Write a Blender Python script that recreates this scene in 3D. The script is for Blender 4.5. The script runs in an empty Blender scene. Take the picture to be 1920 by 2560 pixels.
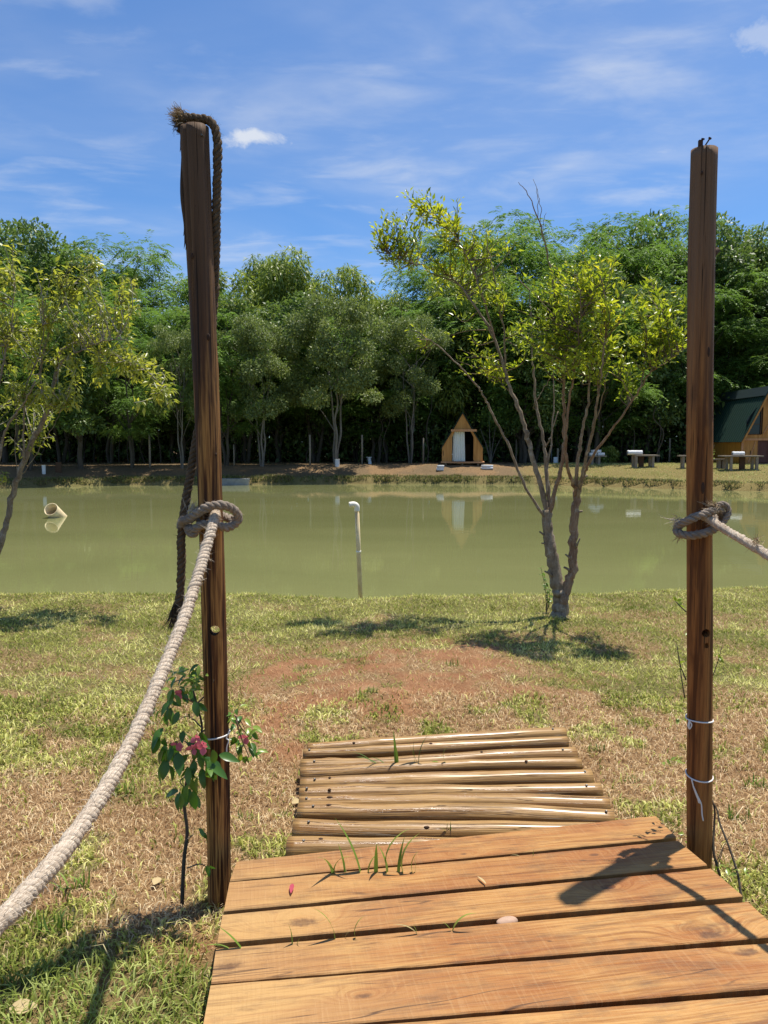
import bpy, bmesh, math, random
import numpy as np
from mathutils import Vector, Matrix

scene = bpy.context.scene
C = scene.collection

# ------------------------------------------------------------------ camera
CAM_Z = 1.75
PITCH = math.atan(170 / 1920)
cam_data = bpy.data.cameras.new('camera')
cam_data.sensor_fit = 'HORIZONTAL'
cam_data.sensor_width = 36.0
cam_data.lens = 36.0
cam_data.clip_start = 0.05
cam_data.clip_end = 2000
cam = bpy.data.objects.new('camera', cam_data)
C.objects.link(cam)
cam.location = (0, 0, CAM_Z)
cam.rotation_euler = (math.pi / 2 - PITCH, 0, 0)
scene.camera = cam

# ------------------------------------------------------------------ light
SUN_VEC = Vector((0.215, 0.195, 1.0)).normalized()       # towards the sun
SUN_ELEV = math.asin(SUN_VEC.z)
SUN_AZ = math.atan2(SUN_VEC.x, SUN_VEC.y)              # from +Y towards +X
sun_data = bpy.data.lights.new('sun', 'SUN')
sun_data.energy = 5.0
sun_data.angle = math.radians(0.53)
sun_data.color = (1.0, 0.94, 0.84)
sun = bpy.data.objects.new('sun', sun_data)
C.objects.link(sun)
sun.rotation_euler = (-SUN_VEC).to_track_quat('-Z', 'Y').to_euler()
sun.location = (10, 8, 40)

world = bpy.data.worlds.new('World')
scene.world = world
world.use_nodes = True
SKY_STRENGTH = 0.104

scene.render.engine = 'CYCLES'
scene.view_settings.view_transform = 'Standard'
scene.view_settings.look = 'None'
scene.view_settings.gamma = 1.0
scene.view_settings.use_curve_mapping = False
scene.view_settings.exposure = 0.48
scene.cycles.max_bounces = 6
scene.cycles.diffuse_bounces = 3
scene.cycles.glossy_bounces = 3
scene.cycles.transmission_bounces = 4
scene.cycles.transparent_max_bounces = 8
scene.cycles.caustics_reflective = False
scene.cycles.caustics_refractive = False


class G:
    """tiny node-graph helper"""
    def __init__(self, tree):
        self.t = tree; self.n = tree.nodes; self.l = tree.links
        self.n.clear()

    def new(self, typ, **kw):
        nd = self.n.new(typ)
        for k, v in kw.items():
            setattr(nd, k, v)
        return nd

    def put(self, sock, v):
        if isinstance(v, bpy.types.NodeSocket):
            self.l.new(v, sock)
        elif v is not None:
            if hasattr(sock, 'default_value'):
                try:
                    sock.default_value = v
                except Exception:
                    sock.default_value = (*v, 1.0)

    def math(self, op, a, b=None, c=None, clamp=False):
        nd = self.new('ShaderNodeMath', operation=op); nd.use_clamp = clamp
        self.put(nd.inputs[0], a)
        if b is not None: self.put(nd.inputs[1], b)
        if c is not None: self.put(nd.inputs[2], c)
        return nd.outputs[0]

    def vmath(self, op, a, b=None):
        nd = self.new('ShaderNodeVectorMath', operation=op)
        self.put(nd.inputs[0], a)
        if b is not None: self.put(nd.inputs[1], b)
        return nd.outputs[1] if op in ('LENGTH', 'DISTANCE', 'DOT_PRODUCT') else nd.outputs[0]

    def mapping(self, vec, scale=(1, 1, 1), loc=(0, 0, 0), rot=(0, 0, 0)):
        nd = self.new('ShaderNodeMapping')
        self.put(nd.inputs['Vector'], vec)
        nd.inputs['Scale'].default_value = scale
        nd.inputs['Location'].default_value = loc
        nd.inputs['Rotation'].default_value = rot
        return nd.outputs[0]

    def noise(self, vec, scale=5, detail=4, rough=.5, dist=0.0, out=0):
        nd = self.new('ShaderNodeTexNoise')
        self.put(nd.inputs['Vector'], vec)
        nd.inputs['Scale'].default_value = scale
        nd.inputs['Detail'].default_value = detail
        nd.inputs['Roughness'].default_value = rough
        nd.inputs['Distortion'].default_value = dist
        return nd.outputs[out]

    def ramp(self, fac, stops, interp='LINEAR'):
        nd = self.new('ShaderNodeValToRGB')
        nd.color_ramp.interpolation = interp
        el = nd.color_ramp.elements
        while len(el) < len(stops): el.new(0.5)
        for e, (p, c) in zip(el, stops):
            e.position = p
            e.color = (*c, 1) if len(c) == 3 else c
        self.put(nd.inputs[0], fac)
        return nd.outputs[0]

    def rng(self, v, a, b, c=0.0, d=1.0, smooth=False):
        nd = self.new('ShaderNodeMapRange')
        if smooth: nd.interpolation_type = 'SMOOTHSTEP'
        self.put(nd.inputs[0], v)
        for i, x in zip((1, 2, 3, 4), (a, b, c, d)): nd.inputs[i].default_value = x
        return nd.outputs[0]

    def mix(self, fac, a, b, blend='MIX'):
        nd = self.new('ShaderNodeMix', data_type='RGBA', blend_type=blend)
        self.put(nd.inputs[0], fac); self.put(nd.inputs[6], a); self.put(nd.inputs[7], b)
        return nd.outputs[2]

    def bump(self, h, strength=.3, dist=.01):
        nd = self.new('ShaderNodeBump')
        nd.inputs['Strength'].default_value = strength
        nd.inputs['Distance'].default_value = dist
        self.put(nd.inputs['Height'], h)
        return nd.outputs[0]

    def attr(self, name, out='Color'):
        nd = self.new('ShaderNodeAttribute', attribute_name=name)
        return nd.outputs[out]

    def coord(self, which='Object'):
        return self.new('ShaderNodeTexCoord').outputs[which]

    def sep(self, v):
        nd = self.new('ShaderNodeSeparateXYZ'); self.put(nd.inputs[0], v)
        return nd.outputs

    def comb(self, x=0, y=0, z=0):
        nd = self.new('ShaderNodeCombineXYZ')
        self.put(nd.inputs[0], x); self.put(nd.inputs[1], y); self.put(nd.inputs[2], z)
        return nd.outputs[0]


def pbsdf(g, color, rough=.6, normal=None, spec=.5, coat=0, **kw):
    b = g.new('ShaderNodeBsdfPrincipled')
    g.put(b.inputs['Base Color'], color)
    g.put(b.inputs['Roughness'], rough)
    g.put(b.inputs['Specular IOR Level'], spec)
    if coat:
        b.inputs['Coat Weight'].default_value = coat
        b.inputs['Coat Roughness'].default_value = .2
    if normal is not None: g.put(b.inputs['Normal'], normal)
    for k, v in kw.items(): g.put(b.inputs[k], v)
    return b.outputs[0]


def material(name, fn):
    m = bpy.data.materials.new(name)
    m.use_nodes = True
    g = G(m.node_tree)
    out = g.new('ShaderNodeOutputMaterial')
    g.l.new(fn(g), out.inputs[0])
    return m


# ------------------------------------------------------------------ sky (world)
def build_world():
    g = G(world.node_tree)
    out = g.new('ShaderNodeOutputWorld')
    bg = g.new('ShaderNodeBackground')
    sky = g.new('ShaderNodeTexSky', sky_type='NISHITA')
    sky.sun_disc = False
    sky.sun_elevation = SUN_ELEV
    sky.sun_rotation = SUN_AZ
    sky.altitude = 600
    sky.air_density = 1.0
    sky.dust_density = 0.9
    sky.ozone_density = 2.5
    d = g.vmath('NORMALIZE', g.coord('Generated'))
    s = g.sep(d)
    zc = g.math('MAXIMUM', s[2], 0.04)
    u = g.math('DIVIDE', s[0], zc)
    v = g.math('DIVIDE', s[1], zc)
    p = g.comb(u, v, 0.0)
    # high thin cirrus, on a flat layer overhead
    big = g.noise(g.mapping(p, (0.55, 0.42, 1), (3.1, 1.3, 0), (0, 0, .35)), 1.0, 5, .55, .6)
    fine = g.noise(g.mapping(p, (1.2, 1.9, 1), (1.7, 5.2, 0), (0, 0, .5)), 1.5, 6, .55, .3)
    m1 = g.rng(big, .40, .72, smooth=True)
    m2 = g.rng(fine, .40, .78, smooth=True)
    cir = g.math('MULTIPLY', m1, m2)
    wisp = g.noise(g.mapping(p, (1.6, 2.6, 1), (8.3, 2.1, 0), (0, 0, -.3)), 1.1, 6, .56, .35)
    cir = g.math('MAXIMUM', cir, g.math('MULTIPLY', g.rng(wisp, .48, .80, smooth=True), .7))
    veil = g.math('MULTIPLY', g.rng(big, .34, .8), .17)
    cover = g.math('ADD', g.math('MULTIPLY', cir, .55), veil, clamp=True)
    # one small fair-weather cloud, with a few fainter ones of the same kind
    lump = g.noise(g.mapping(d, (1, 1, 1.6)), 24, 6, .6, .3)
    tot = None
    for (dx, dy, dz, rx, rz, w) in CLOUDS:
        ox = g.math('MULTIPLY', g.math('SUBTRACT', g.math('DIVIDE', s[0], s[1]), dx), 1 / rx)
        oz = g.math('MULTIPLY', g.math('SUBTRACT', g.math('DIVIDE', s[2], s[1]), dz), 1 / rz)
        r = g.math('SQRT', g.math('ADD', g.math('MULTIPLY', ox, ox), g.math('MULTIPLY', oz, oz)))
        f = g.math('SUBTRACT', g.math('ADD', 1.02, g.math('MULTIPLY', g.math('SUBTRACT', lump, .5), 2.6)), r)
        f = g.math('MULTIPLY', g.rng(f, 0, .95, smooth=True), w)
        f = g.math('MULTIPLY', f, g.math('GREATER_THAN', s[1], 0.1))
        tot = f if tot is None else g.math('MAXIMUM', tot, f)
    cover = g.math('MAXIMUM', cover, tot)
    skyc = g.mix(1.0, sky.outputs[0], (0.54, 0.805, 1.07, 1), 'MULTIPLY')
    col = g.mix(cover, skyc, (5.3, 5.6, 6.1, 1))
    g.put(bg.inputs[0], col)
    bg.inputs[1].default_value = SKY_STRENGTH
    g.l.new(bg.outputs[0], out.inputs[0])


# cloud positions as tangents (x/y, -, z/y) with angular half-sizes
CLOUDS = [(-.166, 0, .3835, .056, .0165, .9), (.350, 0, .365, .035, .010, .35), (.48, 0, .50, .10, .03, .45), (.47, 0, .61, .07, .02, .35)]
build_world()

# ------------------------------------------------------------------ picture <-> place
F = np.array([0, math.cos(PITCH), -math.sin(PITCH)])
U = np.array([0, math.sin(PITCH), math.cos(PITCH)])
CAM = np.array([0, 0, CAM_Z])


def ray(px, py):
    return np.array([1., 0, 0]) * ((px - 960) / 1920) + F + U * ((1280 - py) / 1920)


def at(px, py, Y):                       # the place at distance Y seen in that direction
    r = ray(px, py)
    return CAM + r * (Y / r[1])


def on_z(px, py, z):
    r = ray(px, py)
    return CAM + r * ((z - CAM_Z) / r[2])


def to_px(X, Y, Z):
    dx, dy, dz = X, Y, Z - CAM_Z
    f = dy * F[1] + dz * F[2]
    u = dy * U[1] + dz * U[2]
    return 960 + 1920 * dx / f, 1280 - 1920 * u / f


def hash2(ix, iy, seed):
    h = (ix.astype(np.int64) * 374761393 + iy.astype(np.int64) * 668265263 + seed * 1442695041) & 0xffffffff
    h = ((h ^ (h >> 13)) * 1274126177) & 0xffffffff
    return ((h ^ (h >> 16)) & 0xffff) / 65535.0


def vnoise(x, y, seed=0):
    x = np.asarray(x, float); y = np.asarray(y, float)
    ix = np.floor(x); iy = np.floor(y)
    fx = x - ix; fy = y - iy
    fx = fx * fx * (3 - 2 * fx); fy = fy * fy * (3 - 2 * fy)
    a = hash2(ix, iy, seed); b = hash2(ix + 1, iy, seed)
    c = hash2(ix, iy + 1, seed); d = hash2(ix + 1, iy + 1, seed)
    return (a * (1 - fx) + b * fx) * (1 - fy) + (c * (1 - fx) + d * fx) * fy


def fbm(x, y, seed=0, octv=4):
    t = 0; a = .5; s = 0
    for k in range(octv):
        t = t + a * vnoise(x * 2 ** k, y * 2 ** k, seed + k * 17); s += a; a *= .5
    return t / s


def sstep(a, b, x):
    t = np.clip((x - a) / (b - a), 0, 1)
    return t * t * (3 - 2 * t)


# ------------------------------------------------------------------ mesh helpers
class MB:
    def __init__(self):
        self.v = []; self.f = []; self.at = []      # at: optional per-vertex 3-vectors

    def add(self, vs, fs, at=None):
        o = len(self.v)
        self.v.extend([tuple(p) for p in vs])
        self.f.extend([tuple(i + o for i in f) for f in fs])
        if at is None: at = [(0, 0, 0)] * len(vs)
        self.at.extend(at)

    def box(self, c, s, rz=0):
        cx, cy, cz = c; sx, sy, sz = s[0] / 2, s[1] / 2, s[2] / 2
        ca, sa = math.cos(rz), math.sin(rz)
        vs = []
        for x, y, z in ((-1, -1, -1), (1, -1, -1), (1, 1, -1), (-1, 1, -1), (-1, -1, 1), (1, -1, 1), (1, 1, 1), (-1, 1, 1)):
            X, Yv = x * sx, y * sy
            vs.append((cx + X * ca - Yv * sa, cy + X * sa + Yv * ca, cz + z * sz))
        self.add(vs, [(0, 3, 2, 1), (4, 5, 6, 7), (0, 1, 5, 4), (1, 2, 6, 5), (2, 3, 7, 6), (3, 0, 4, 7)])
        return self

    def prism(self, poly, axis_vec):
        """closed polygon (list of 3d points) pushed along axis_vec"""
        n = len(poly); a = [np.array(p, float) for p in poly]; d = np.array(axis_vec, float)
        vs = a + [p + d for p in a]
        fs = [tuple(range(n))[::-1], tuple(range(n, 2 * n))]
        for i in range(n):
            j = (i + 1) % n
            fs.append((i, j, n + j, n + i))
        self.add(vs, fs)
        return self

    def tube(self, path, rad, sides=8, cap=True, wob=None):
        path = [np.array(p, float) for p in path]
        n = len(path)
        if not hasattr(rad, '__len__'): rad = [rad] * n
        T = []
        for i in range(n):
            t = path[min(i + 1, n - 1)] - path[max(i - 1, 0)]
            T.append(t / (np.linalg.norm(t) + 1e-12))
        up = np.array([0, 0, 1.]) if abs(T[0][2]) < .9 else np.array([1., 0, 0])
        u = np.cross(T[0], up); u /= np.linalg.norm(u)
        vs = []; ats = []; s = 0
        for i in range(n):
            u = u - T[i] * np.dot(u, T[i]); u /= np.linalg.norm(u) + 1e-12
            w = np.cross(T[i], u)
            if i: s += np.linalg.norm(path[i] - path[i - 1])
            for k in range(sides):
                a = 2 * math.pi * k / sides
                r = rad[i]
                if wob: r = wob(i, a, r)
                vs.append(path[i] + (u * math.cos(a) + w * math.sin(a)) * r)
                ats.append((math.cos(a), math.sin(a), s))
        fs = []
        for i in range(n - 1):
            for k in range(sides):
                k2 = (k + 1) % sides
                fs.append((i * sides + k, i * sides + k2, (i + 1) * sides + k2, (i + 1) * sides + k))
        if cap:
            fs.append(tuple(range(sides))[::-1])
            fs.append(tuple(range((n - 1) * sides, n * sides)))
        self.add(vs, fs, ats)
        return self

    def grid_surface(self, pts):
        """pts[i][j] -> quad sheet"""
        n = len(pts); m = len(pts[0])
        vs = [p for row in pts for p in row]
        fs = [(i * m + j, i * m + j + 1, (i + 1) * m + j + 1, (i + 1) * m + j) for i in range(n - 1) for j in range(m - 1)]
        self.add(vs, fs)
        return self


def as_np(p): return np.array(p, float)


def spline(pts, n=8):
    """Catmull-Rom through points"""
    P = [as_np(p) for p in pts]
    P = [2 * P[0] - P[1]] + P + [2 * P[-1] - P[-2]]
    out = []
    for i in range(1, len(P) - 2):
        for k in range(n):
            t = k / n
            a, b, c, d = P[i - 1], P[i], P[i + 1], P[i + 2]
            out.append(.5 * ((2 * b) + (-a + c) * t + (2 * a - 5 * b + 4 * c - d) * t * t + (-a + 3 * b - 3 * c + d) * t ** 3))
    out.append(P[-2])
    return out


def resample(path, step):
    path = np.array(path)
    seg = np.linalg.norm(np.diff(path, axis=0), axis=1)
    s = np.concatenate([[0], np.cumsum(seg)])
    n = max(3, int(s[-1] / step))
    q = np.linspace(0, s[-1], n)
    return np.stack([np.interp(q, s, path[:, k]) for k in range(3)], 1), q


def link(name, me, mat, parent=None, origin=None, smooth=False):
    o = bpy.data.objects.new(name, me)
    if mat is not None and not me.materials: me.materials.append(mat)
    if smooth:
        me.polygons.foreach_set('use_smooth', np.ones(len(me.polygons), bool))
    C.objects.link(o)
    if origin is not None: o.location = tuple(origin)
    if parent is not None: o.parent = parent
    return o


def world_loc(o):
    l = Vector(o.location)
    while o.parent is not None:
        o = o.parent; l += Vector(o.location)
    return np.array(l)


def build(name, mb, mat, parent=None, origin=None, smooth=False, bevel=0, fib=False):
    """a mesh object from world-space geometry; origin defaults to the parent's place"""
    if origin is None:
        origin = world_loc(parent) if parent is not None else np.zeros(3)
    origin = np.array(origin, float)
    me = bpy.data.meshes.new(name)
    vs = (np.array(mb.v) - origin).tolist()
    me.from_pydata(vs, [], mb.f)
    if fib:
        a = me.attributes.new('fib', 'FLOAT_VECTOR', 'POINT')
        a.data.foreach_set('vector', np.array(mb.at, float).ravel())
    me.update()
    if bevel:
        bm = bmesh.new(); bm.from_mesh(me)
        ed = [e for e in bm.edges if len(e.link_faces) == 2 and e.calc_face_angle(0) > .5]
        bmesh.ops.bevel(bm, geom=ed, offset=bevel, segments=2, affect='EDGES', profile=.6)
        bm.to_mesh(me); bm.free()
    rel = origin - (world_loc(parent) if parent is not None else 0)
    return link(name, me, mat, parent, rel, smooth)


def np_mesh(name, verts, faces, mat, parent=None, origin=(0, 0, 0), var=None, col=None, smooth=False):
    """fast mesh: verts (N,3), faces (M,k) all of k corners (or list of such arrays)"""
    me = bpy.data.meshes.new(name)
    fl = faces if isinstance(faces, list) else [faces]
    me.vertices.add(len(verts))
    me.vertices.foreach_set('co', (verts - np.array(origin)).astype(np.float32).ravel())
    nl = sum(f.size for f in fl); nf = sum(len(f) for f in fl)
    me.loops.add(nl); me.polygons.add(nf)
    me.loops.foreach_set('vertex_index', np.concatenate([f.ravel() for f in fl]).astype(np.int32))
    tot = np.concatenate([np.full(len(f), f.shape[1]) for f in fl])
    me.polygons.foreach_set('loop_start', np.concatenate([[0], np.cumsum(tot)[:-1]]).astype(np.int32))
    me.polygons.foreach_set('loop_total', tot.astype(np.int32))
    if var is not None:
        a = me.attributes.new('var', 'FLOAT', 'POINT'); a.data.foreach_set('value', var.astype(np.float32))
    if col is not None:
        a = me.attributes.new('patch', 'FLOAT_COLOR', 'POINT'); a.data.foreach_set('color', col.astype(np.float32).ravel())
    me.update(calc_edges=True)
    return link(name, me, mat, parent, np.array(origin) - (world_loc(parent) if parent is not None else 0), smooth)


def tag(o, label=None, cat=None, group=None, kind=None):
    if label: o['label'] = label
    if cat: o['category'] = cat
    if group: o['group'] = group
    if kind: o['kind'] = kind
    return o


def thing(name, label, cat, loc=(0, 0, 0), group=None, rz=0):
    o = bpy.data.objects.new(name, None)
    o.empty_display_size = .1
    C.objects.link(o)
    o.location = tuple(loc); o.rotation_euler = (0, 0, rz)
    return tag(o, label, cat, group)


def dup(root, loc, rz=0, scale=1, label=None, group=None):
    r = root.copy(); C.objects.link(r)
    r.location = tuple(loc); r.rotation_euler = (0, 0, rz)
    r.scale = (scale,) * 3 if not hasattr(scale, '__len__') else scale
    if label: r['label'] = label
    if group: r['group'] = group
    for ch in list(root.children):
        c = ch.copy(); C.objects.link(c); c.parent = r
        for gch in ch.children:
            d = gch.copy(); C.objects.link(d); d.parent = c
    return r


def unit(v):
    return v / (np.linalg.norm(v, axis=-1, keepdims=True) + 1e-9)

# ------------------------------------------------------------------ materials
def m_ground(g):
    pos = g.new('ShaderNodeNewGeometry').outputs['Position']
    p = g.attr('patch')
    nd = g.new('ShaderNodeSeparateColor'); g.put(nd.inputs[0], p)
    green, dry, soil = nd.outputs[0], nd.outputs[1], nd.outputs[2]
    n1 = g.noise(pos, 3.0, 6, .6)
    n2 = g.noise(pos, 38, 6, .65)
    n3 = g.noise(g.mapping(pos, (1, 1, 1), rot=(0, 0, .6)), 140, 3, .6)
    cg = g.ramp(n2, [(.25, (.055, .055, .018)), (.55, (.17, .165, .052)), (.8, (.34, .31, .125))])
    cd = g.ramp(n2, [(.25, (.105, .058, .027)), (.5, (.26, .155, .075)), (.75, (.48, .32, .16))])
    cs = g.ramp(n1, [(.3, (.22, .098, .047)), (.6, (.34, .175, .088)), (.8, (.46, .285, .165))])
    cb = g.ramp(n2, [(.3, (.09, .062, .035)), (.6, (.20, .14, .078)), (.8, (.36, .26, .14))])
    c = g.mix(green, cb, cg)
    c = g.mix(dry, c, cd)
    c = g.mix(soil, c, cs)
    c = g.mix(g.rng(n3, .3, .7, .0, .35), c, g.mix(.5, c, (.03, .02, .01, 1)))
    h = g.math('ADD', n2, g.math('MULTIPLY', n3, .5))
    return pbsdf(g, c, .95, g.bump(h, .8, .03), .1)


def m_blade(g):
    c = g.attr('patch')
    d = g.new('ShaderNodeBsdfPrincipled')
    g.put(d.inputs['Base Color'], c); d.inputs['Roughness'].default_value = .55
    d.inputs['Specular IOR Level'].default_value = .25
    t = g.new('ShaderNodeBsdfTranslucent'); g.put(t.inputs[0], c)
    m = g.new('ShaderNodeMixShader'); m.inputs[0].default_value = .3
    g.l.new(d.outputs[0], m.inputs[1]); g.l.new(t.outputs[0], m.inputs[2])
    return m.outputs[0]


def m_leaf(stops, trans=.35, rough=.45, spec=.35, tcol=(1.25, 1.3, .6)):
    def fn(g):
        v = g.attr('var', 'Fac')
        c = g.ramp(v, stops)
        d = g.new('ShaderNodeBsdfPrincipled')
        g.put(d.inputs['Base Color'], c); d.inputs['Roughness'].default_value = rough
        d.inputs['Specular IOR Level'].default_value = spec
        t = g.new('ShaderNodeBsdfTranslucent')
        g.put(t.inputs[0], g.mix(1.0, c, (*tcol, 1), 'MULTIPLY'))
        m = g.new('ShaderNodeMixShader'); m.inputs[0].default_value = trans
        g.l.new(d.outputs[0], m.inputs[1]); g.l.new(t.outputs[0], m.inputs[2])
        return m.outputs[0]
    return fn


def m_water(g):
    pos = g.new('ShaderNodeNewGeometry').outputs['Position']
    n1 = g.noise(g.mapping(pos, (.5, 1.6, 1)), 1.1, 3, .5, .3)
    n2 = g.noise(g.mapping(pos, (1.0, 3.0, 1)), 3.0, 3, .55)
    murk = g.noise(g.mapping(pos, (.12, .25, 1)), 1.0, 4, .55, .5)
    c = g.ramp(murk, [(.3, (.165, .172, .067)), (.6, (.193, .197, .079)), (.8, (.206, .206, .087))])
    scum = g.math('MULTIPLY', g.rng(g.noise(g.mapping(pos, (.4, 1.2, 1)), 2.2, 8, .75, 1.5), .66, .74), .25)
    c = g.mix(scum, c, (.26, .25, .14, 1))
    h = g.math('ADD', n1, g.math('MULTIPLY', n2, .35))
    nrm = g.bump(h, .075, .02)
    return pbsdf(g, c, .022, nrm, .5, IOR=1.33)


def m_post(base_dark, mid, light, top_grey, zg0, zg1):
    def fn(g):
        co = g.coord('Object')
        s = g.sep(co)
        a = g.noise(g.mapping(co, (15, 15, .42)), 1.0, 6, .62, .9)
        b = g.noise(g.mapping(co, (60, 60, 2.2)), 1.0, 4, .6, .3)
        k = g.noise(g.mapping(co, (120, 120, 1.2)), 1.0, 2, .5)
        blot = g.noise(g.mapping(co, (14, 14, 3.2)), 1.0, 4, .55, .6)
        f = g.math('ADD', g.math('MULTIPLY', a, .62), g.math('MULTIPLY', b, .38))
        c = g.ramp(f, [(.41, base_dark), (.47, mid), (.535, light), (.575, mid), (.64, base_dark)])
        c = g.mix(g.rng(blot, .55, .7), c, g.mix(.75, c, (*base_dark, 1)))
        grey = g.rng(g.math('ADD', s[2], g.math('MULTIPLY', g.math('SUBTRACT', a, .5), .9)), zg0, zg1, smooth=True)
        gc = g.ramp(f, [(.3, tuple(x * .55 for x in top_grey)), (.55, top_grey), (.75, tuple(x * 1.5 for x in top_grey))])
        c = g.mix(grey, c, gc)
        cr = g.rng(k, .66, .72)
        c = g.mix(g.math('MULTIPLY', cr, .75), c, (.012, .008, .006, 1))
        h = g.math('SUBTRACT', g.math('ADD', b, g.math('MULTIPLY', a, .6)), g.math('MULTIPLY', cr, .6))
        return pbsdf(g, c, g.rng(b, .3, .7, .6, .85), g.bump(h, 1.0, .010), .2)
    return fn


PLANK_KNOTS = []      # (x, y, rx, ry) in world metres, filled below


def m_plank(g):
    pos = g.new('ShaderNodeNewGeometry').outputs['Position']
    oi = g.new('ShaderNodeObjectInfo').outputs['Random']
    # plank axes: run direction a, cross direction b
    pr = g.mapping(pos, (1, 1, 1), rot=(0, 0, -PLANK_ANG))
    s = g.sep(pr)
    run, cross = s[0], s[1]
    off = g.math('MULTIPLY', oi, 37.0)
    ring = None; dark = None
    warp0 = g.noise(pos, 55, 4, .65)
    for (kx, ky, r) in PLANK_KNOTS:
        ca, sa = math.cos(-PLANK_ANG), math.sin(-PLANK_ANG)
        ku, kv = kx * ca - ky * sa, kx * sa + ky * ca
        du = g.math('MULTIPLY', g.math('SUBTRACT', run, ku), 1 / (r * 2.3))
        dv = g.math('MULTIPLY', g.math('SUBTRACT', cross, kv), 1 / r)
        d2 = g.math('ADD', g.math('MULTIPLY', du, du), g.math('MULTIPLY', dv, dv))
        e = g.math('POWER', 2.718, g.math('MULTIPLY', d2, -.16))
        ring = e if ring is None else g.math('MAXIMUM', ring, e)
        dk = g.math('MULTIPLY', g.rng(g.math('ADD', g.math('SQRT', d2), g.math('MULTIPLY', g.math('SUBTRACT', warp0, .5), .9)), .35, .95, 1, 0, smooth=True), g.rng(warp0, .2, .7, 1.0, .6))
        dark = dk if dark is None else g.math('MAXIMUM', dark, dk)
    warp = g.noise(g.comb(g.math('MULTIPLY', run, .8), g.math('MULTIPLY', cross, 4), off), 1.0, 3, .5)
    base = g.math('ADD', g.math('MULTIPLY', cross, 17), g.math('MULTIPLY', warp, 2.2))
    base = g.math('ADD', base, g.math('MULTIPLY', ring, 1.9))
    base = g.math('ADD', base, off)
    grain = g.noise(g.comb(base, g.math('MULTIPLY', run, .5), off), 2.6, 6, .68)
    fine = g.noise(g.comb(g.math('MULTIPLY', cross, 85), g.math('MULTIPLY', run, 3.5), off), 1.0, 6, .68)
    c = g.ramp(grain, [(.28, (.130, .048, .011)), (.42, (.32, .145, .036)), (.52, (.44, .242, .078)), (.60, (.36, .163, .043)), (.76, (.18, .068, .016))])
    patch = g.noise(g.comb(g.math('MULTIPLY', run, 1.6), g.math('MULTIPLY', cross, 3.5), off), 1.0, 3, .55)
    c = g.mix(g.rng(patch, .42, .62, 0, .85, smooth=True), c, g.mix(.70, c, (.24, .070, .014, 1)))
    # the far left ends are bleached paler
    c = g.mix(g.rng(g.math('ADD', run, g.math('MULTIPLY', warp, .9)), -.35, 1.25, .72, 0, smooth=True), c, (.46, .315, .135, 1))
    saw = g.noise(g.comb(g.math('MULTIPLY', run, 120), g.math('MULTIPLY', cross, 7), off), 1.0, 3, .6)
    sawm = g.math('MULTIPLY', g.rng(saw, .52, .68), g.rng(patch, .3, .65, .1, .45))
    c = g.mix(sawm, c, g.mix(.5, c, (.50, .31, .14, 1)))
    dirt = g.noise(g.comb(g.math('MULTIPLY', run, 3.1), g.math('MULTIPLY', cross, 8), off), 2.2, 7, .7)
    c = g.mix(g.rng(dirt, .50, .72, 0, .60), c, (.12, .070, .034, 1))
    c = g.mix(g.rng(fine, .52, .74, 0, .62), c, (.12, .052, .022, 1))
    c = g.mix(g.math('MULTIPLY', dark, .85), c, (.075, .034, .018, 1))
    c = g.mix(g.rng(oi, 0, 1, 0, .28), c, g.mix(1.0, c, (.78, .66, .55, 1), 'MULTIPLY'))
    spl = g.math('ABSOLUTE', g.math('SUBTRACT', g.noise(g.comb(g.math('MULTIPLY', run, .9), g.math('MULTIPLY', cross, 16), off), 1.0, 2, .5), .5))
    split = g.math('MULTIPLY', g.rng(spl, .002, .010, 1, 0), g.rng(patch, .45, .6))
    c = g.mix(g.math('MULTIPLY', split, .8), c, (.05, .024, .012, 1))
    h = g.math('ADD', g.math('ADD', g.math('MULTIPLY', grain, .5), g.math('MULTIPLY', fine, .7)), g.math('MULTIPLY', saw, .5))
    return pbsdf(g, c, g.rng(grain, .3, .7, .5, .68), g.bump(h, .7, .005), .35)


def m_log(g):
    f = g.attr('fib', 'Vector')
    oi = g.new('ShaderNodeObjectInfo').outputs['Random']
    s = g.sep(f)
    off = g.math('MULTIPLY', oi, 51.0)
    v = g.comb(g.math('ADD', s[0], off), s[1], s[2])
    a = g.noise(g.mapping(v, (2.2, 2.2, 1.6)), 1.0, 6, .66, .9)
    b = g.noise(g.mapping(v, (4.5, 4.5, 1.3)), 1.0, 6, .62, .35)
    crk = g.noise(g.mapping(v, (2.6, 2.6, .9)), 1.0, 2, .45, .5)
    c = g.ramp(a, [(.28, (.110, .045, .011)), (.42, (.25, .125, .032)), (.55, (.37, .215, .066)), (.66, (.225, .106, .025)), (.80, (.11, .046, .012))])
    c = g.mix(g.rng(b, .55, .78, 0, .35), c, (.20, .11, .05, 1))
    spot = g.noise(g.mapping(v, (2.3, 2.3, 7)), 1.0, 5, .65)
    c = g.mix(g.rng(spot, .64, .72, 0, .7), c, (.10, .045, .02, 1))
    line = g.math('ABSOLUTE', g.math('SUBTRACT', crk, .5))
    cm = g.rng(line, .003, .014, 1, 0)
    c = g.mix(g.math('MULTIPLY', cm, .55), c, (.07, .034, .015, 1))
    h = g.math('SUBTRACT', g.math('MULTIPLY', b, .6), g.math('MULTIPLY', cm, .8))
    return pbsdf(g, c, g.rng(a, .36, .60, .20, .75), g.bump(h, .9, .008), .48, coat=.18)


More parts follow.
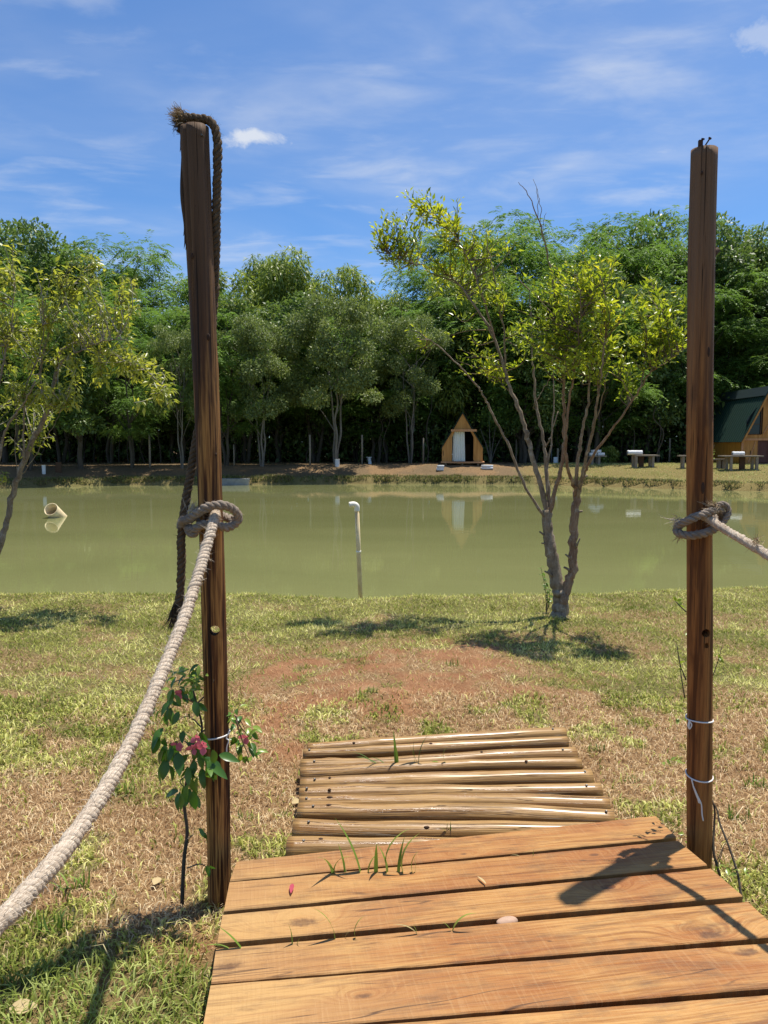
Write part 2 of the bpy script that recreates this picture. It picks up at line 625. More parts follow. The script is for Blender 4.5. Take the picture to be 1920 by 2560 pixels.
def m_rope(c0, c1, c2):
    def fn(g):
        f = g.attr('fib', 'Vector')
        pos = g.new('ShaderNodeNewGeometry').outputs['Position']
        s = g.sep(f)
        tw = g.math('MULTIPLY', s[2], 160.0)                       # yarns wind round the strand
        co = g.math('COSINE', tw); si = g.math('SINE', tw)
        x = g.math('SUBTRACT', g.math('MULTIPLY', s[0], co), g.math('MULTIPLY', s[1], si))
        y = g.math('ADD', g.math('MULTIPLY', s[0], si), g.math('MULTIPLY', s[1], co))
        n = g.noise(g.comb(g.math('MULTIPLY', x, 4.5), g.math('MULTIPLY', y, 4.5), g.math('MULTIPLY', s[2], 10)), 1.0, 5, .65)
        d = g.noise(pos, 14, 4, .6)
        c = g.ramp(n, [(.28, c0), (.5, c1), (.7, c2)])
        c = g.mix(g.rng(d, .5, .75, 0, .55), c, g.mix(.6, c, (*c0, 1)))
        return pbsdf(g, c, .9, g.bump(n, .9, .004), .1)
    return fn


def m_bark(stops, scale=(18, 18, 5), lich=None):
    def fn(g):
        co = g.new('ShaderNodeNewGeometry').outputs['Position']
        a = g.noise(g.mapping(co, scale), 1.0, 6, .65, .4)
        b = g.noise(co, 55, 5, .7)
        f = g.math('ADD', g.math('MULTIPLY', a, .65), g.math('MULTIPLY', b, .35))
        c = g.ramp(f, stops)
        if lich:
            l = g.noise(co, 19, 6, .75, .3)
            c = g.mix(g.rng(l, .55, .66, 0, .6), c, (*lich, 1))
        return pbsdf(g, c, .9, g.bump(f, .8, .012), .15)
    return fn


def m_plain(col, rough=.6, spec=.4, var=.25, scale=12, bump=.2, metal=0.0, dirt=None, stretch=(1, 1, 1)):
    def fn(g):
        co = g.new('ShaderNodeNewGeometry').outputs['Position']
        n = g.noise(g.mapping(co, stretch), scale, 6, .65)
        c = g.mix(g.rng(n, .3, .75, 0, var), (*col, 1), (*(dirt or tuple(x * .35 for x in col)), 1))
        return pbsdf(g, c, g.rng(n, .3, .7, rough, min(1, rough + .12)), g.bump(n, bump, .006), spec, Metallic=metal)
    return fn


def m_board(stops, boards=0.0, axis=0, knots=True):
    """sawn boards of the far buildings: grain runs upward"""
    def fn(g):
        co = g.coord('Object')
        a = g.noise(g.mapping(co, (9, 9, .8)), 1.0, 5, .6, .5)
        b = g.noise(g.mapping(co, (40, 40, 1.5)), 1.0, 3, .6)
        c = g.ramp(g.math('ADD', g.math('MULTIPLY', a, .7), g.math('MULTIPLY', b, .3)), stops)
        if knots:
            k = g.noise(g.mapping(co, (5, 5, 2.2)), 1.0, 1, .4)
            c = g.mix(g.rng(k, .73, .76), c, (.05, .02, .008, 1))
        return pbsdf(g, c, .6, g.bump(b, .3, .005), .3)
    return fn


M = {}
def mk(name, fn): M[name] = material(name, fn)

mk('ground', m_ground)
mk('blade', m_blade)
mk('water', m_water)
mk('post_left', m_post((.018, .007, .004), (.105, .040, .014), (.44, .22, .065), (.125, .074, .043), 1.5, 2.7))
mk('post_right', m_post((.105, .040, .013), (.25, .102, .030), (.37, .165, .048), (.19, .110, .062), 1.6, 2.6))
mk('log', m_log)
mk('rope_pale', m_rope((.18, .120, .076), (.54, .435, .325), (.82, .73, .60)))
mk('rope_mid', m_rope((.10, .075, .055), (.28, .225, .175), (.46, .39, .31)))
mk('rope_dark', m_rope((.045, .030, .018), (.12, .085, .055), (.21, .16, .105)))
mk('fibre_pale', m_plain((.55, .47, .36), .9, .1))
mk('fibre_mid', m_plain((.40, .30, .19), .9, .1))
mk('fibre_dark', m_plain((.075, .058, .042), .9, .1))
mk('splinter', m_plain((.09, .06, .042), .85, .2, stretch=(3, 3, .5)))
mk('string', m_plain((.74, .73, .70), .8, .2, .15, 60))
mk('screw', m_plain((.16, .145, .125), .5, .5, .5, 90, metal=.6))
mk('rust', m_plain((.09, .045, .03), .7, .4, .5, 60, metal=.4))
mk('hole', m_plain((.02, .012, .008), .9, .1))
mk('knot_wood', m_plain((.055, .026, .013), .7, .3, .6, 120))
mk('bark_near', m_bark([(.25, (.060, .042, .028)), (.45, (.185, .140, .095)), (.6, (.30, .245, .18)), (.8, (.43, .38, .30))], (26, 26, 7), (.44, .43, .37)))
mk('bark_red', m_bark([(.25, (.075, .042, .025)), (.45, (.20, .125, .078)), (.62, (.31, .225, .155)), (.8, (.42, .36, .28))], (26, 26, 6), (.42, .41, .34)))
mk('bark_far', m_bark([(.25, (.06, .05, .04)), (.5, (.19, .165, .135)), (.8, (.33, .30, .25))], (6, 6, 1.5)))
mk('bark_dark', m_bark([(.25, (.03, .024, .018)), (.5, (.085, .07, .052)), (.8, (.15, .13, .10))], (6, 6, 1.5)))
mk('twig', m_plain((.17, .125, .085), .9, .1))
mk('twig_grey', m_plain((.33, .30, .26), .9, .1))
mk('leaf_near', m_leaf([(0, (.09, .140, .020)), (.45, (.255, .325, .040)), (.8, (.46, .50, .06)), (1, (.60, .55, .075))], .55, .30, .5, (1.35, 1.3, .5)))
mk('leaf_near_pale', m_leaf([(0, (.13, .165, .036)), (.45, (.29, .32, .070)), (.8, (.44, .44, .10)), (1, (.56, .48, .10))], .52, .32, .5, (1.3, 1.3, .55)))
mk('leaf_broad', m_leaf([(0, (0.066, 0.111, 0.035)), (.5, (0.131, 0.198, 0.053)), (.8, (0.204, 0.272, 0.071)), (1, (0.277, 0.336, 0.096))], .36, .42, .4, tcol=(1.15, 1.2, .75)))
mk('leaf_dull', m_leaf([(0, (0.101, 0.135, 0.048)), (.5, (0.193, 0.242, 0.076)), (.8, (0.275, 0.320, 0.109)), (1, (0.367, 0.405, 0.153))], .32, .5, .35, tcol=(1.15, 1.2, .75)))
mk('leaf_feather', m_leaf([(0, (0.073, 0.140, 0.034)), (.5, (0.148, 0.249, 0.052)), (.8, (0.220, 0.332, 0.071)), (1, (0.298, 0.400, 0.097))], .42, .5, .3, tcol=(1.15, 1.2, .75)))
mk('leaf_light', m_leaf([(0, (0.125, 0.174, 0.039)), (.5, (0.233, 0.299, 0.061)), (.8, (0.351, 0.402, 0.090)), (1, (0.467, 0.481, 0.124))], .42, .42, .4, tcol=(1.15, 1.2, .75)))
mk('leaf_bush', m_leaf([(0, (.034, .088, .016)), (.5, (.068, .16, .028)), (.8, (.13, .24, .042)), (1, (.28, .36, .06))], .35, .32, .5, (1.3, 1.4, .5)))
mk('petal', m_leaf([(0, (.50, .09, .13)), (1, (.82, .26, .32))], .35, .5, .3, (1.1, .9, .9)))
mk('plank_dark', m_plain((.10, .055, .030), .8, .2))
mk('concrete', m_plain((.36, .35, .32), .9, .2, .6, 7))
mk('pvc', m_plain((.80, .66, .40), .5, .3, .6, 7, dirt=(.36, .24, .11)))
mk('pvc_white', m_plain((.84, .80, .68), .45, .4, .3, 9))
mk('cloth', m_plain((.78, .79, .74), .9, .1, .12, 6))
mk('white_paint', m_plain((.76, .76, .74), .6, .3, .3, 6))
mk('cabin_wood', m_board([(.3, (.30, .120, .030)), (.5, (.46, .215, .055)), (.7, (.56, .30, .095))]))
mk('cabin_trim', m_board([(.3, (.40, .17, .065)), (.5, (.52, .26, .12)), (.7, (.58, .34, .18))], knots=False))
mk('chalet_side', m_board([(.3, (.24, .11, .018)), (.5, (.36, .18, .030)), (.7, (.44, .24, .05))], knots=False))
mk('green_roof', m_plain((.016, .046, .034), .5, .4, .25, 2, metal=.2))
mk('ridge_metal', m_plain((.05, .075, .08), .4, .5, .3, 3, metal=.5))
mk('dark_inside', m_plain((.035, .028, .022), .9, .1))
mk('glass', lambda g: pbsdf(g, (.012, .016, .018, 1), .08, None, .5))
mk('door_wood', m_board([(.3, (.085, .030, .018)), (.5, (.125, .050, .032)), (.7, (.16, .072, .048))], knots=False))
mk('grey_wood', m_plain((.33, .27, .20), .9, .15, .6, 9, stretch=(1, 1, 1)))
mk('grey_metal', m_plain((.22, .24, .25), .5, .4, .3, 5, metal=.4))

# ------------------------------------------------------------------ ground
WATER_Z = -0.42


def near_shore(x):
    px = 960 + 1920 * np.asarray(x) / 9.1
    y = np.interp(px, [-900, 0, 300, 640, 760, 900, 1000, 1250, 1500, 1920, 2800], [9.3, 9.15, 9.2, 9.2, 9.0, 8.85, 9.05, 9.12, 9.2, 9.6, 10.0])
    return y + .10 * (fbm(np.asarray(x) * 1.6, np.zeros_like(np.asarray(x, float)), 3) - .5)


def far_shore(x):
    y = np.interp(x, [-60, -30, -19, -13.9, 0, 8.4, 12.7, 17.5, 25, 60], [34, 36, 37.9, 40.2, 41.9, 41.0, 38.0, 35.0, 33, 30])
    return y + .5 * (fbm(np.asarray(x) * .9, np.zeros_like(np.asarray(x, float)) + 4, 5) - .5)


def height(X, Y):
    X = np.asarray(X, float); Y = np.asarray(Y, float)
    z = .035 * (fbm(X * 1.3, Y * 1.3, 11) - .5) + .03 * (fbm(X * 5, Y * 5, 13, 3) - .5)
    px, py = to_px(X, np.maximum(Y, 1.2), 0)
    z = z + .06 * np.exp(-(((px - 1010) / 300) ** 2 + ((py - 1700) / 90) ** 2))
    t = Y - near_shore(X)
    z = z - sstep(-.35, 1.0, t) * 1.15 - .10 * sstep(-1.2, -.2, t) * sstep(.3, -.1, t) * 0
    # far side
    u = Y - far_shore(X)
    wide = np.interp(X, [-60, 5, 12, 60], [3.6, 3.8, 8.5, 9.5])
    lip = np.where(u < 0, -1.5 + 1.0 * sstep(-2.5, 0, u), -.5 + .44 * sstep(-.05, .22, u) + .6 * sstep(.3, wide, u))
    lip = lip + .07 * (fbm(X * .8, Y * .8, 21) - .5)
    far = Y > 22
    z = np.where(far, lip, z)
    return z


def ground_at(px, py):
    """follow the view ray down to the near or far ground"""
    r = ray(px, py)
    Y = np.concatenate([np.arange(1.5, 9, .01), np.arange(30, 90, .03)])
    p = CAM[None] + r[None] * (Y / r[1])[:, None]
    h = height(p[:, 0], Y)
    ok = np.where((p[:, 2] <= h) & (h > WATER_Z - .05))[0]
    if len(ok): return np.array([p[ok[0], 0], Y[ok[0]], h[ok[0]]])
    return CAM + r * (46 / r[1])


def ell(px, py, cx, cy, rx, ry, n, amp=.45):
    d = np.sqrt(((px - cx) / rx) ** 2 + ((py - cy) / ry) ** 2) + amp * (n - .5) * 2
    return 1 - sstep(.75, 1.2, d)


def patches(X, Y):
    """what covers the near lawn: 0..1 of dry straw, and of bare red soil"""
    Yc = np.maximum(Y, 1.0)
    px, py = to_px(X, Yc, 0)
    n = fbm(X * 1.6, Y * 1.6, 31, 5); n2 = fbm(X * 4.2 + 7, Y * 4.2, 37, 4); n3 = fbm(X * 9 + 3, Y * 9, 41, 3)
    dry = np.zeros_like(n)
    for e in ((1000, 1725, 400, 125), (1720, 1955, 620, 195), (250, 2150, 580, 210), (760, 1960, 330, 170), (1250, 1790, 300, 70), (1150, 1900, 500, 200)):
        dry = np.maximum(dry, ell(px, py, *e, n))
    dry = np.maximum(dry, .85 * sstep(.60, .70, n2) * sstep(1560, 1650, py))
    dry = np.maximum(dry, .55 * sstep(.52, .62, n) * sstep(1480, 1540, py))
    tuft = sstep(.60, .68, fbm(X * 3.1 + 5, Y * 3.1, 47, 3))
    dry = dry * (1 - .85 * tuft)
    soil = np.zeros_like(n)
    for e, k in (((970, 1700, 360, 95), 1), ((1180, 1660, 130, 60), .8), ((505, 2375, 150, 60), 1.4), ((690, 1800, 110, 40), 1), ((700, 1880, 70, 60), .9), ((1330, 1720, 130, 50), .6), ((760, 1640, 150, 30), .5)):
        soil = np.maximum(soil, np.clip(k * ell(px, py, *e, n, .3) * sstep(.40, .60, n3 * .5 + n2 * .5), 0, 1))
    return dry, np.clip(soil, 0, 1)


def build_ground():
    xs = np.concatenate([np.linspace(-400, -62, 14), np.arange(-60, -8, 1.0), np.arange(-8, -4.2, .2), np.arange(-4.2, 5.6, .06), np.arange(5.6, 9, .2), np.arange(9, 60, 1.0), np.linspace(62, 400, 14)])
    ys = np.concatenate([np.linspace(-60, -2, 10), np.arange(-1, 1.5, .25), np.arange(1.5, 10.8, .055), np.arange(11, 29, 2.0), np.arange(29, 46, .22), np.arange(46, 60, .8), np.linspace(62, 600, 22)])
    X, Y = np.meshgrid(xs, ys)
    Z = height(X, Y)
    n, m = X.shape
    V = np.stack([X, Y, Z], -1).reshape(-1, 3)
    i = np.arange(n - 1)[:, None] * m + np.arange(m - 1)[None]
    Fq = np.stack([i, i + 1, i + m + 1, i + m], -1).reshape(-1, 4)
    dry, soil = patches(X.ravel(), Y.ravel())
    xr, yr = X.ravel(), Y.ravel()
    col = np.zeros((len(V), 4)); col[:, 3] = 1
    nearm = yr < 22
    pxf, _ = to_px(xr, np.maximum(yr, 1), .4)
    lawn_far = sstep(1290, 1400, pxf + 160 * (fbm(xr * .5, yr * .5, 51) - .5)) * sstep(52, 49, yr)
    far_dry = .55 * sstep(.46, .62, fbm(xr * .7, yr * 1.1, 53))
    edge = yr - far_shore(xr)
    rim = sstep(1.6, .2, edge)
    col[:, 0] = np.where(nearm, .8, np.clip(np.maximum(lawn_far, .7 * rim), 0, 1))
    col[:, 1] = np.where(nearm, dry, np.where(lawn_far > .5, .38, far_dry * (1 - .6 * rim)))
    col[:, 2] = np.where(nearm, soil, .0 * xr)
    o = np_mesh('ground', V, Fq, M['ground'], col=col, smooth=True)
    tag(o, kind='structure')
    o['label'] = 'lawn with bare red soil and the banks round the pond'


build_ground()

# the pond
mb = MB()
mb.grid_surface([[(x, y, WATER_Z) for x in np.linspace(-120, 120, 9)] for y in np.linspace(8.7, 46, 9)][::-1])
o = build('pond_water', mb, M['water'])
tag(o, 'murky olive green pond water', None, None, 'structure')


# ------------------------------------------------------------------ grass
def blades(name, P, H, Wd, lean, col, rng, seg2=True, bend=.6, label=None):
    n = len(P)
    az = rng.uniform(0, 2 * math.pi, n)
    side = np.stack([np.cos(az), np.sin(az), np.zeros(n)], 1)
    la = rng.uniform(0, 2 * math.pi, n)
    ld = np.stack([np.cos(la), np.sin(la), np.zeros(n)], 1)
    tilt = lean[:, None]
    up = np.array([0, 0, 1.])
    mid = P + ld * (H * .5)[:, None] * tilt * .6 + up * (H * .55 * np.sqrt(np.clip(1 - (lean * .6) ** 2, .05, 1)))[:, None]
    tip = P + ld * H[:, None] * tilt + up * (H * np.sqrt(np.clip(1 - lean ** 2, .02, 1)) * (1 - bend * .35 * lean))[:, None]
    w = Wd[:, None] / 2
    if seg2:
        V = np.stack([P - side * w, P + side * w, mid + side * w * .8, mid - side * w * .8, tip], 1).reshape(-1, 3)
        b = np.arange(n) * 5
        fs = [np.stack([b, b + 1, b + 2, b + 3], 1), np.stack([b + 3, b + 2, b + 4], 1)]
        k = 5
    else:
        V = np.stack([P - side * w, P + side * w, tip], 1).reshape(-1, 3)
        b = np.arange(n) * 3
        fs = np.stack([b, b + 1, b + 2], 1); k = 3
    c4 = np.concatenate([col, np.ones((n, 1))], 1)
    o = np_mesh(name, V, fs, M['blade'], col=np.repeat(c4, k, 0))
    return o


def poly_mask(X, Y, poly):
    inside = np.zeros(len(X), bool)
    n = len(poly); j = n - 1
    for i in range(n):
        xi, yi = poly[i]; xj, yj = poly[j]
        c = ((yi > Y) != (yj > Y)) & (X < (xj - xi) * (Y - yi) / (yj - yi + 1e-12) + xi)
        inside ^= c; j = i
    return inside


def deck_z(Y): return 0.34 - 0.046 * Y


def on_deck(px, py):
    r = ray(px, py)
    # CAM_Z + r.z t = .34 - .046 r.y t
    t = (0.34 - CAM_Z) / (r[2] + .046 * r[1])
    return CAM + r * t


DECK_POLY = [tuple(on_deck(*p)[:2]) for p in ((592, 2153), (1638, 2039), (1960, 2338), (2200, 2610), (475, 2740))]
LOG_POLY = [tuple(on_z(*p, .08)[:2]) for p in ((762, 1862), (1415, 1815), (1545, 2050), (1700, 2250), (560, 2250), (715, 2115))]


def build_lawn():
    rng = np.random.default_rng(5)
    n = 760000
    Y = rng.uniform(1.75, 10.1, n)
    hw = .54 * Y + .9
    X = rng.uniform(-1, 1, n) * (.54 * 10.1 + .9)
    keep = np.abs(X) < hw
    X, Y = X[keep], Y[keep]
    keep = rng.uniform(0, 1, len(X)) < np.clip(3.2 / Y, .33, 1.0)
    X, Y = X[keep], Y[keep]
    keep = (Y < near_shore(X) + .45) & ~poly_mask(X, Y, DECK_POLY) & ~poly_mask(X, Y, LOG_POLY)
    X, Y = X[keep], Y[keep]
    dry, soil = patches(X, Y)
    keep = rng.uniform(0, 1, len(X)) > soil * .50
    X, Y, dry, soil = X[keep], Y[keep], dry[keep], soil[keep]
    clump = fbm(X * 14, Y * 14, 61, 2)
    px, py = to_px(X, Y, 0)
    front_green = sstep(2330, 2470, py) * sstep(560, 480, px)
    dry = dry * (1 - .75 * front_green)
    keep = rng.uniform(0, 1, len(X)) < (.66 + .6 * sstep(.3, .6, clump))
    X, Y, dry, soil, clump, front_green = [a[keep] for a in (X, Y, dry, soil, clump, front_green)]
    n = len(X)
    r = rng.uniform(0, 1, n)
    isdry = (rng.uniform(0, 1, n) < (.19 + .75 * dry))
    vv = fbm(X * 2.2, Y * 2.2, 67, 4)
    g0 = np.array([.18, .215, .030]); g1 = np.array([.50, .50, .115]); g2 = np.array([.86, .80, .32])
    t = np.clip(r * .8 + (vv - .5) * 1.3, 0, 1)[:, None]
    green = np.where(t < .5, g0 + (g1 - g0) * t * 2, g1 + (g2 - g1) * (t - .5) * 2)
    d0 = np.array([.28, .155, .068]); d1 = np.array([.66, .46, .235]); d2 = np.array([.90, .74, .46])
    t2 = np.clip(rng.uniform(0, 1, n) * .95 + (vv - .5) * .6, 0, 1)[:, None]
    straw = np.where(t2 < .5, d0 + (d1 - d0) * t2 * 2, d1 + (d2 - d1) * (t2 - .5) * 2)
    straw = straw * (1 - .55 * soil[:, None]) + np.array([.56, .27, .105]) * .55 * soil[:, None]
    col = np.where(isdry[:, None], straw, green)
    H = np.where(isdry, rng.uniform(.024, .06, n), rng.uniform(.024, .062, n)) * (.8 + .5 * clump)
    H = H * (1 + .6 * front_green * (~isdry))
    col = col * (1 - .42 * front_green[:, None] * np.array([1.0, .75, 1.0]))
    stalk = isdry & (rng.uniform(0, 1, n) < .0035) & (Y < 5.5)
    H = np.where(stalk, rng.uniform(.09, .19, n), H)
    near_edge = sstep(-.5, .1, Y - near_shore(X))
    H = H * (1 + .4 * near_edge)
    W = np.where(isdry, .0036, .0072) * np.sqrt(np.maximum(Y, 2.2) / 2.6) * rng.uniform(.7, 1.3, n)
    lean = np.where(isdry, rng.uniform(.6, .99, n), rng.uniform(.45, .965, n))
    lean = np.where(stalk, rng.uniform(.955, .99, n), lean)
    P = np.stack([X, Y, height(X, Y) - .004], 1)
    nearb = Y < 5.2
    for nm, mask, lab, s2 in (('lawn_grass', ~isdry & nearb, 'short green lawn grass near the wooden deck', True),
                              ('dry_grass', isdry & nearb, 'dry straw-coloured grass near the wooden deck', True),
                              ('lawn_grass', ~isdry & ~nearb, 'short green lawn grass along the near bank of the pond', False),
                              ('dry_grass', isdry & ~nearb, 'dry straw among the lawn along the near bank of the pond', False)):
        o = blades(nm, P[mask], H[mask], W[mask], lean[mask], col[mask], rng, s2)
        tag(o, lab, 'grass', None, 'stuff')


def build_far_grass():
    rng = np.random.default_rng(9)
    # overhanging rim of the far bank
    n = 34000
    X = rng.uniform(-30, 30, n)
    u = .08 + rng.uniform(.0, 1.0, n) ** 1.6 * .9
    Y = far_shore(X) + u
    cl = fbm(X * 1.3, Y * .7, 71, 4)
    k = rng.uniform(0, 1, n) < sstep(.25, .5, cl)
    X, Y, cl = X[k], Y[k], cl[k]; n = len(X)
    px, _ = to_px(X, Y, 0)
    t = rng.uniform(0, 1, n)[:, None]
    col = np.array([.07, .095, .022]) * (1 - t) + np.array([.30, .31, .09]) * t
    strawm = rng.uniform(0, 1, n) < .35
    col[strawm] = np.array([.26, .20, .10]) * rng.uniform(.5, 1.2, (strawm.sum(), 1))
    H = rng.uniform(.06, .20, n) * (.5 + cl)
    lean = rng.uniform(.2, .95, n)
    o = blades('bank_grass', np.stack([X, Y, height(X, Y) - .02], 1), H, rng.uniform(.02, .04, n), lean, col, rng, True)
    tag(o, 'rough grass hanging over the rim of the far bank', 'grass', None, 'stuff')
    # mown lawn on the far right
    n = 60000
    X = rng.uniform(6, 30, n); Y = rng.uniform(34, 48.5, n)
    px, _ = to_px(X, Y, .3)
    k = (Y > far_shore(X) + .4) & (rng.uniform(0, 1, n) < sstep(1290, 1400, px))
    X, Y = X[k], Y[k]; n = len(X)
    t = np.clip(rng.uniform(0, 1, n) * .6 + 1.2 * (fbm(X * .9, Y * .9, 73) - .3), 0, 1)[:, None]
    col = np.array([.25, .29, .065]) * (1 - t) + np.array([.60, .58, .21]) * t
    o = blades('far_lawn_grass', np.stack([X, Y, height(X, Y) - .01], 1), rng.uniform(.05, .11, n), rng.uniform(.02, .04, n), rng.uniform(.3, .95, n), col, rng, False)
    tag(o, 'sunlit mown grass on the far bank before the chalet', 'grass', None, 'stuff')
    # litter on the shaded left side
    n = 16000
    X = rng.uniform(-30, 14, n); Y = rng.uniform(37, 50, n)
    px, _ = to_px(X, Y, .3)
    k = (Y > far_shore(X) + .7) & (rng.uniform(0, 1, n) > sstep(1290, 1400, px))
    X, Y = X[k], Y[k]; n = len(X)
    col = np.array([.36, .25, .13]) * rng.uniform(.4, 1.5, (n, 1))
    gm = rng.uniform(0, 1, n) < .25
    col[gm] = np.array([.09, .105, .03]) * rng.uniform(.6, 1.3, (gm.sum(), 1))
    o = blades('leaf_litter', np.stack([X, Y, height(X, Y) - .01], 1), rng.uniform(.05, .12, n), rng.uniform(.03, .06, n), rng.uniform(.8, .99, n), col, rng, False)
    tag(o, 'brown leaf litter and thin grass on the shaded far bank', 'leaf litter', None, 'stuff')


build_lawn()
build_far_grass()

# ------------------------------------------------------------------ the wood beyond the pond
def leaf_quads(P, D, Nn, L, W):
    """diamond leaves: P base, D direction, Nn normal"""
    S = unit(np.cross(D, Nn))
    Lc = L[:, None]; Wc = W[:, None] / 2
    midp = P + D * Lc * .45 + Nn * Lc * .06
    V = np.stack([P, midp + S * Wc, P + D * Lc, midp - S * Wc], 1).reshape(-1, 3)
    b = np.arange(len(P)) * 4
    return V, np.stack([b, b + 1, b + 2, b + 3], 1)


def rand_dir(rng, n):
    return unit(rng.normal(size=(n, 3)))


def lobes_for(rng, kind):
    """crown lobes in a tree of height 10: rows cx cy cz rx ry rz"""
    L = []
    if kind == 'broad':
        for k in range(34):
            a = rng.uniform(0, 2 * math.pi); z = rng.uniform(2.6, 9.3)
            prof = 2.6 * math.sqrt(max(.05, 1 - ((z - 5.8) / 4.2) ** 2))
            r = prof * math.sqrt(rng.uniform(.15, 1))
            s = rng.uniform(.65, 1.15)
            L.append((r * math.cos(a), r * math.sin(a), z, s, s, s * .75))
    elif kind == 'dull':
        for k in range(34):
            a = rng.uniform(0, 2 * math.pi); z = rng.uniform(3.4, 9.3)
            prof = 3.3 * math.sqrt(max(.05, 1 - ((z - 6.1) / 3.9) ** 2))
            r = prof * math.sqrt(rng.uniform(.1, 1))
            s = rng.uniform(.6, 1.15)
            L.append((r * math.cos(a), r * math.sin(a), z, s, s, s * .62))
    elif kind == 'feather':
        for k in range(40):
            a = rng.uniform(0, 2 * math.pi); z = rng.uniform(2.4, 9.5)
            prof = 2.9 * math.sqrt(max(.08, 1 - ((z - 6.0) / 4.3) ** 2))
            r = prof * math.sqrt(rng.uniform(.1, 1.1))
            s = rng.uniform(.6, 1.25)
            L.append((r * math.cos(a), r * math.sin(a), z, s, s, s * .36))
    else:   # willow-like, drooping narrow leaves
        for k in range(36):
            a = rng.uniform(0, 2 * math.pi); z = rng.uniform(2.4, 9.4)
            prof = 2.5 * math.sqrt(max(.08, 1 - ((z - 5.8) / 4.4) ** 2))
            r = prof * math.sqrt(rng.uniform(.15, 1))
            s = rng.uniform(.5, 1.0)
            L.append((r * math.cos(a), r * math.sin(a), z, s, s, s * .9))
    return np.array(L)


def crown_mesh(rng, kind, L, n):
    vol = L[:, 3] * L[:, 4] * np.sqrt(L[:, 5])
    pick = rng.choice(len(L), n, p=vol / vol.sum())
    d = rand_dir(rng, n)
    rad = rng.uniform(.12, 1, n) ** .45
    P = L[pick, :3] + d * L[pick, 3:6] * rad[:, None]
    lv = rng.uniform(-.16, .16, len(L))[pick]
    if kind == 'feather':
        # fronds: a drooping rachis with leaflets on both sides
        out = unit(np.stack([d[:, 0], d[:, 1], np.zeros(n)], 1) + rng.normal(size=(n, 3)) * .35)
        ln = rng.uniform(.38, .75, n)
        side = unit(np.cross(out, np.array([0, 0, 1.])))
        Ps, Ds, Ns, Ls, Vs = [], [], [], [], []
        m = 7
        for k in range(m):
            t = (k + .6) / m
            q = P + out * (ln * t)[:, None] + np.array([0, 0, 1.]) * (ln * (.22 * t - .62 * t * t))[:, None]
            for s in (-1, 1):
                dd = unit(side * s + out * .55 + np.array([0, 0, -.38]) + rng.normal(size=(n, 3)) * .12)
                Ps.append(q); Ds.append(dd)
                Ns.append(unit(np.array([0, 0, 1.]) + rng.normal(size=(n, 3)) * .25))
                Ls.append(ln * .34 * (1 - .5 * abs(t - .45)) * rng.uniform(.8, 1.2, n))
                Vs.append(np.clip(.45 + lv + rng.normal(size=n) * .10, 0, 1))
        P, D, Nn, Ln, va = map(np.concatenate, (Ps, Ds, Ns, Ls, Vs))
        V, Fq = leaf_quads(P, D, Nn, Ln, Ln * .34)
    else:
        if kind == 'willow':
            D = unit(d * .6 + rng.normal(size=(n, 3)) * .45 + np.array([0, 0, -.75]))
            Ln = rng.uniform(.18, .36, n); Wd = Ln * .26
        elif kind == 'dull':
            D = unit(d * .7 + rng.normal(size=(n, 3)) * .7)
            Ln = rng.uniform(.11, .24, n); Wd = Ln * .55
        else:
            D = unit(d * .8 + rng.normal(size=(n, 3)) * .6 + np.array([0, 0, -.25]))
            Ln = rng.uniform(.14, .28, n); Wd = Ln * .5
        Nn = unit(rng.normal(size=(n, 3)) * .55 + np.array([0, 0, 1.]) + d * .4)
        va = np.clip(.45 + lv + rng.normal(size=n) * .16, 0, 1)
        V, Fq = leaf_quads(P, D, Nn, Ln, Wd)
    return V, Fq, np.repeat(va, 4)


def trunk_mesh(rng, kind, L):
    mb = MB()
    stems = 3 if kind == 'dull' else (1 if kind == 'broad' else 2)
    tips = L[rng.permutation(len(L))[:14], :3]
    for s in range(stems):
        a = 2 * math.pi * s / max(1, stems) + rng.uniform(0, 1)
        sp = .14 if stems > 1 else 0
        top = np.array([math.cos(a) * (1.0 if stems > 1 else .3), math.sin(a) * (1.0 if stems > 1 else .3), 6.6])
        path = [np.array([math.cos(a) * sp * .4, math.sin(a) * sp * .4, -.3])]
        for k in range(1, 9):
            t = k / 8
            path.append(np.array([math.cos(a) * sp, math.sin(a) * sp, 0]) * (1 - t) + np.array([0, 0, .6]) * 0 + np.array([top[0] * t ** 1.5, top[1] * t ** 1.5, 6.6 * t]) + rng.normal(size=3) * [.07, .07, 0])
        r0 = {'dull': .075, 'broad': .15, 'feather': .11}.get(kind, .10)
        mb.tube(spline(path, 3), np.linspace(r0 * 1.15, r0 * .35, 8 * 3 + 1), 7)
        for q in tips[s::stems]:
            k = int(np.clip((q[2] - 1.6) / 6.6 * 8, 2, 7))
            st = path[k]
            m = (st + q) / 2 + np.array([0, 0, .15]) + rng.normal(size=3) * .15
            mb.tube(spline([st, m, q], 4), np.linspace(r0 * .42, .012, 9), 5)
    return mb


def make_tree(kind, seed, n, mat, bark):
    rng = np.random.default_rng(seed)
    root = bpy.data.objects.new('tree', None); root.empty_display_size = .2
    C.objects.link(root)
    L = lobes_for(rng, kind)
    mb = trunk_mesh(rng, kind, L)
    build('trunk', mb, M[bark], root, smooth=True)
    V, Fq, va = crown_mesh(rng, kind, L, n)
    np_mesh('crown', V, Fq, M[mat], root, var=va)
    return root


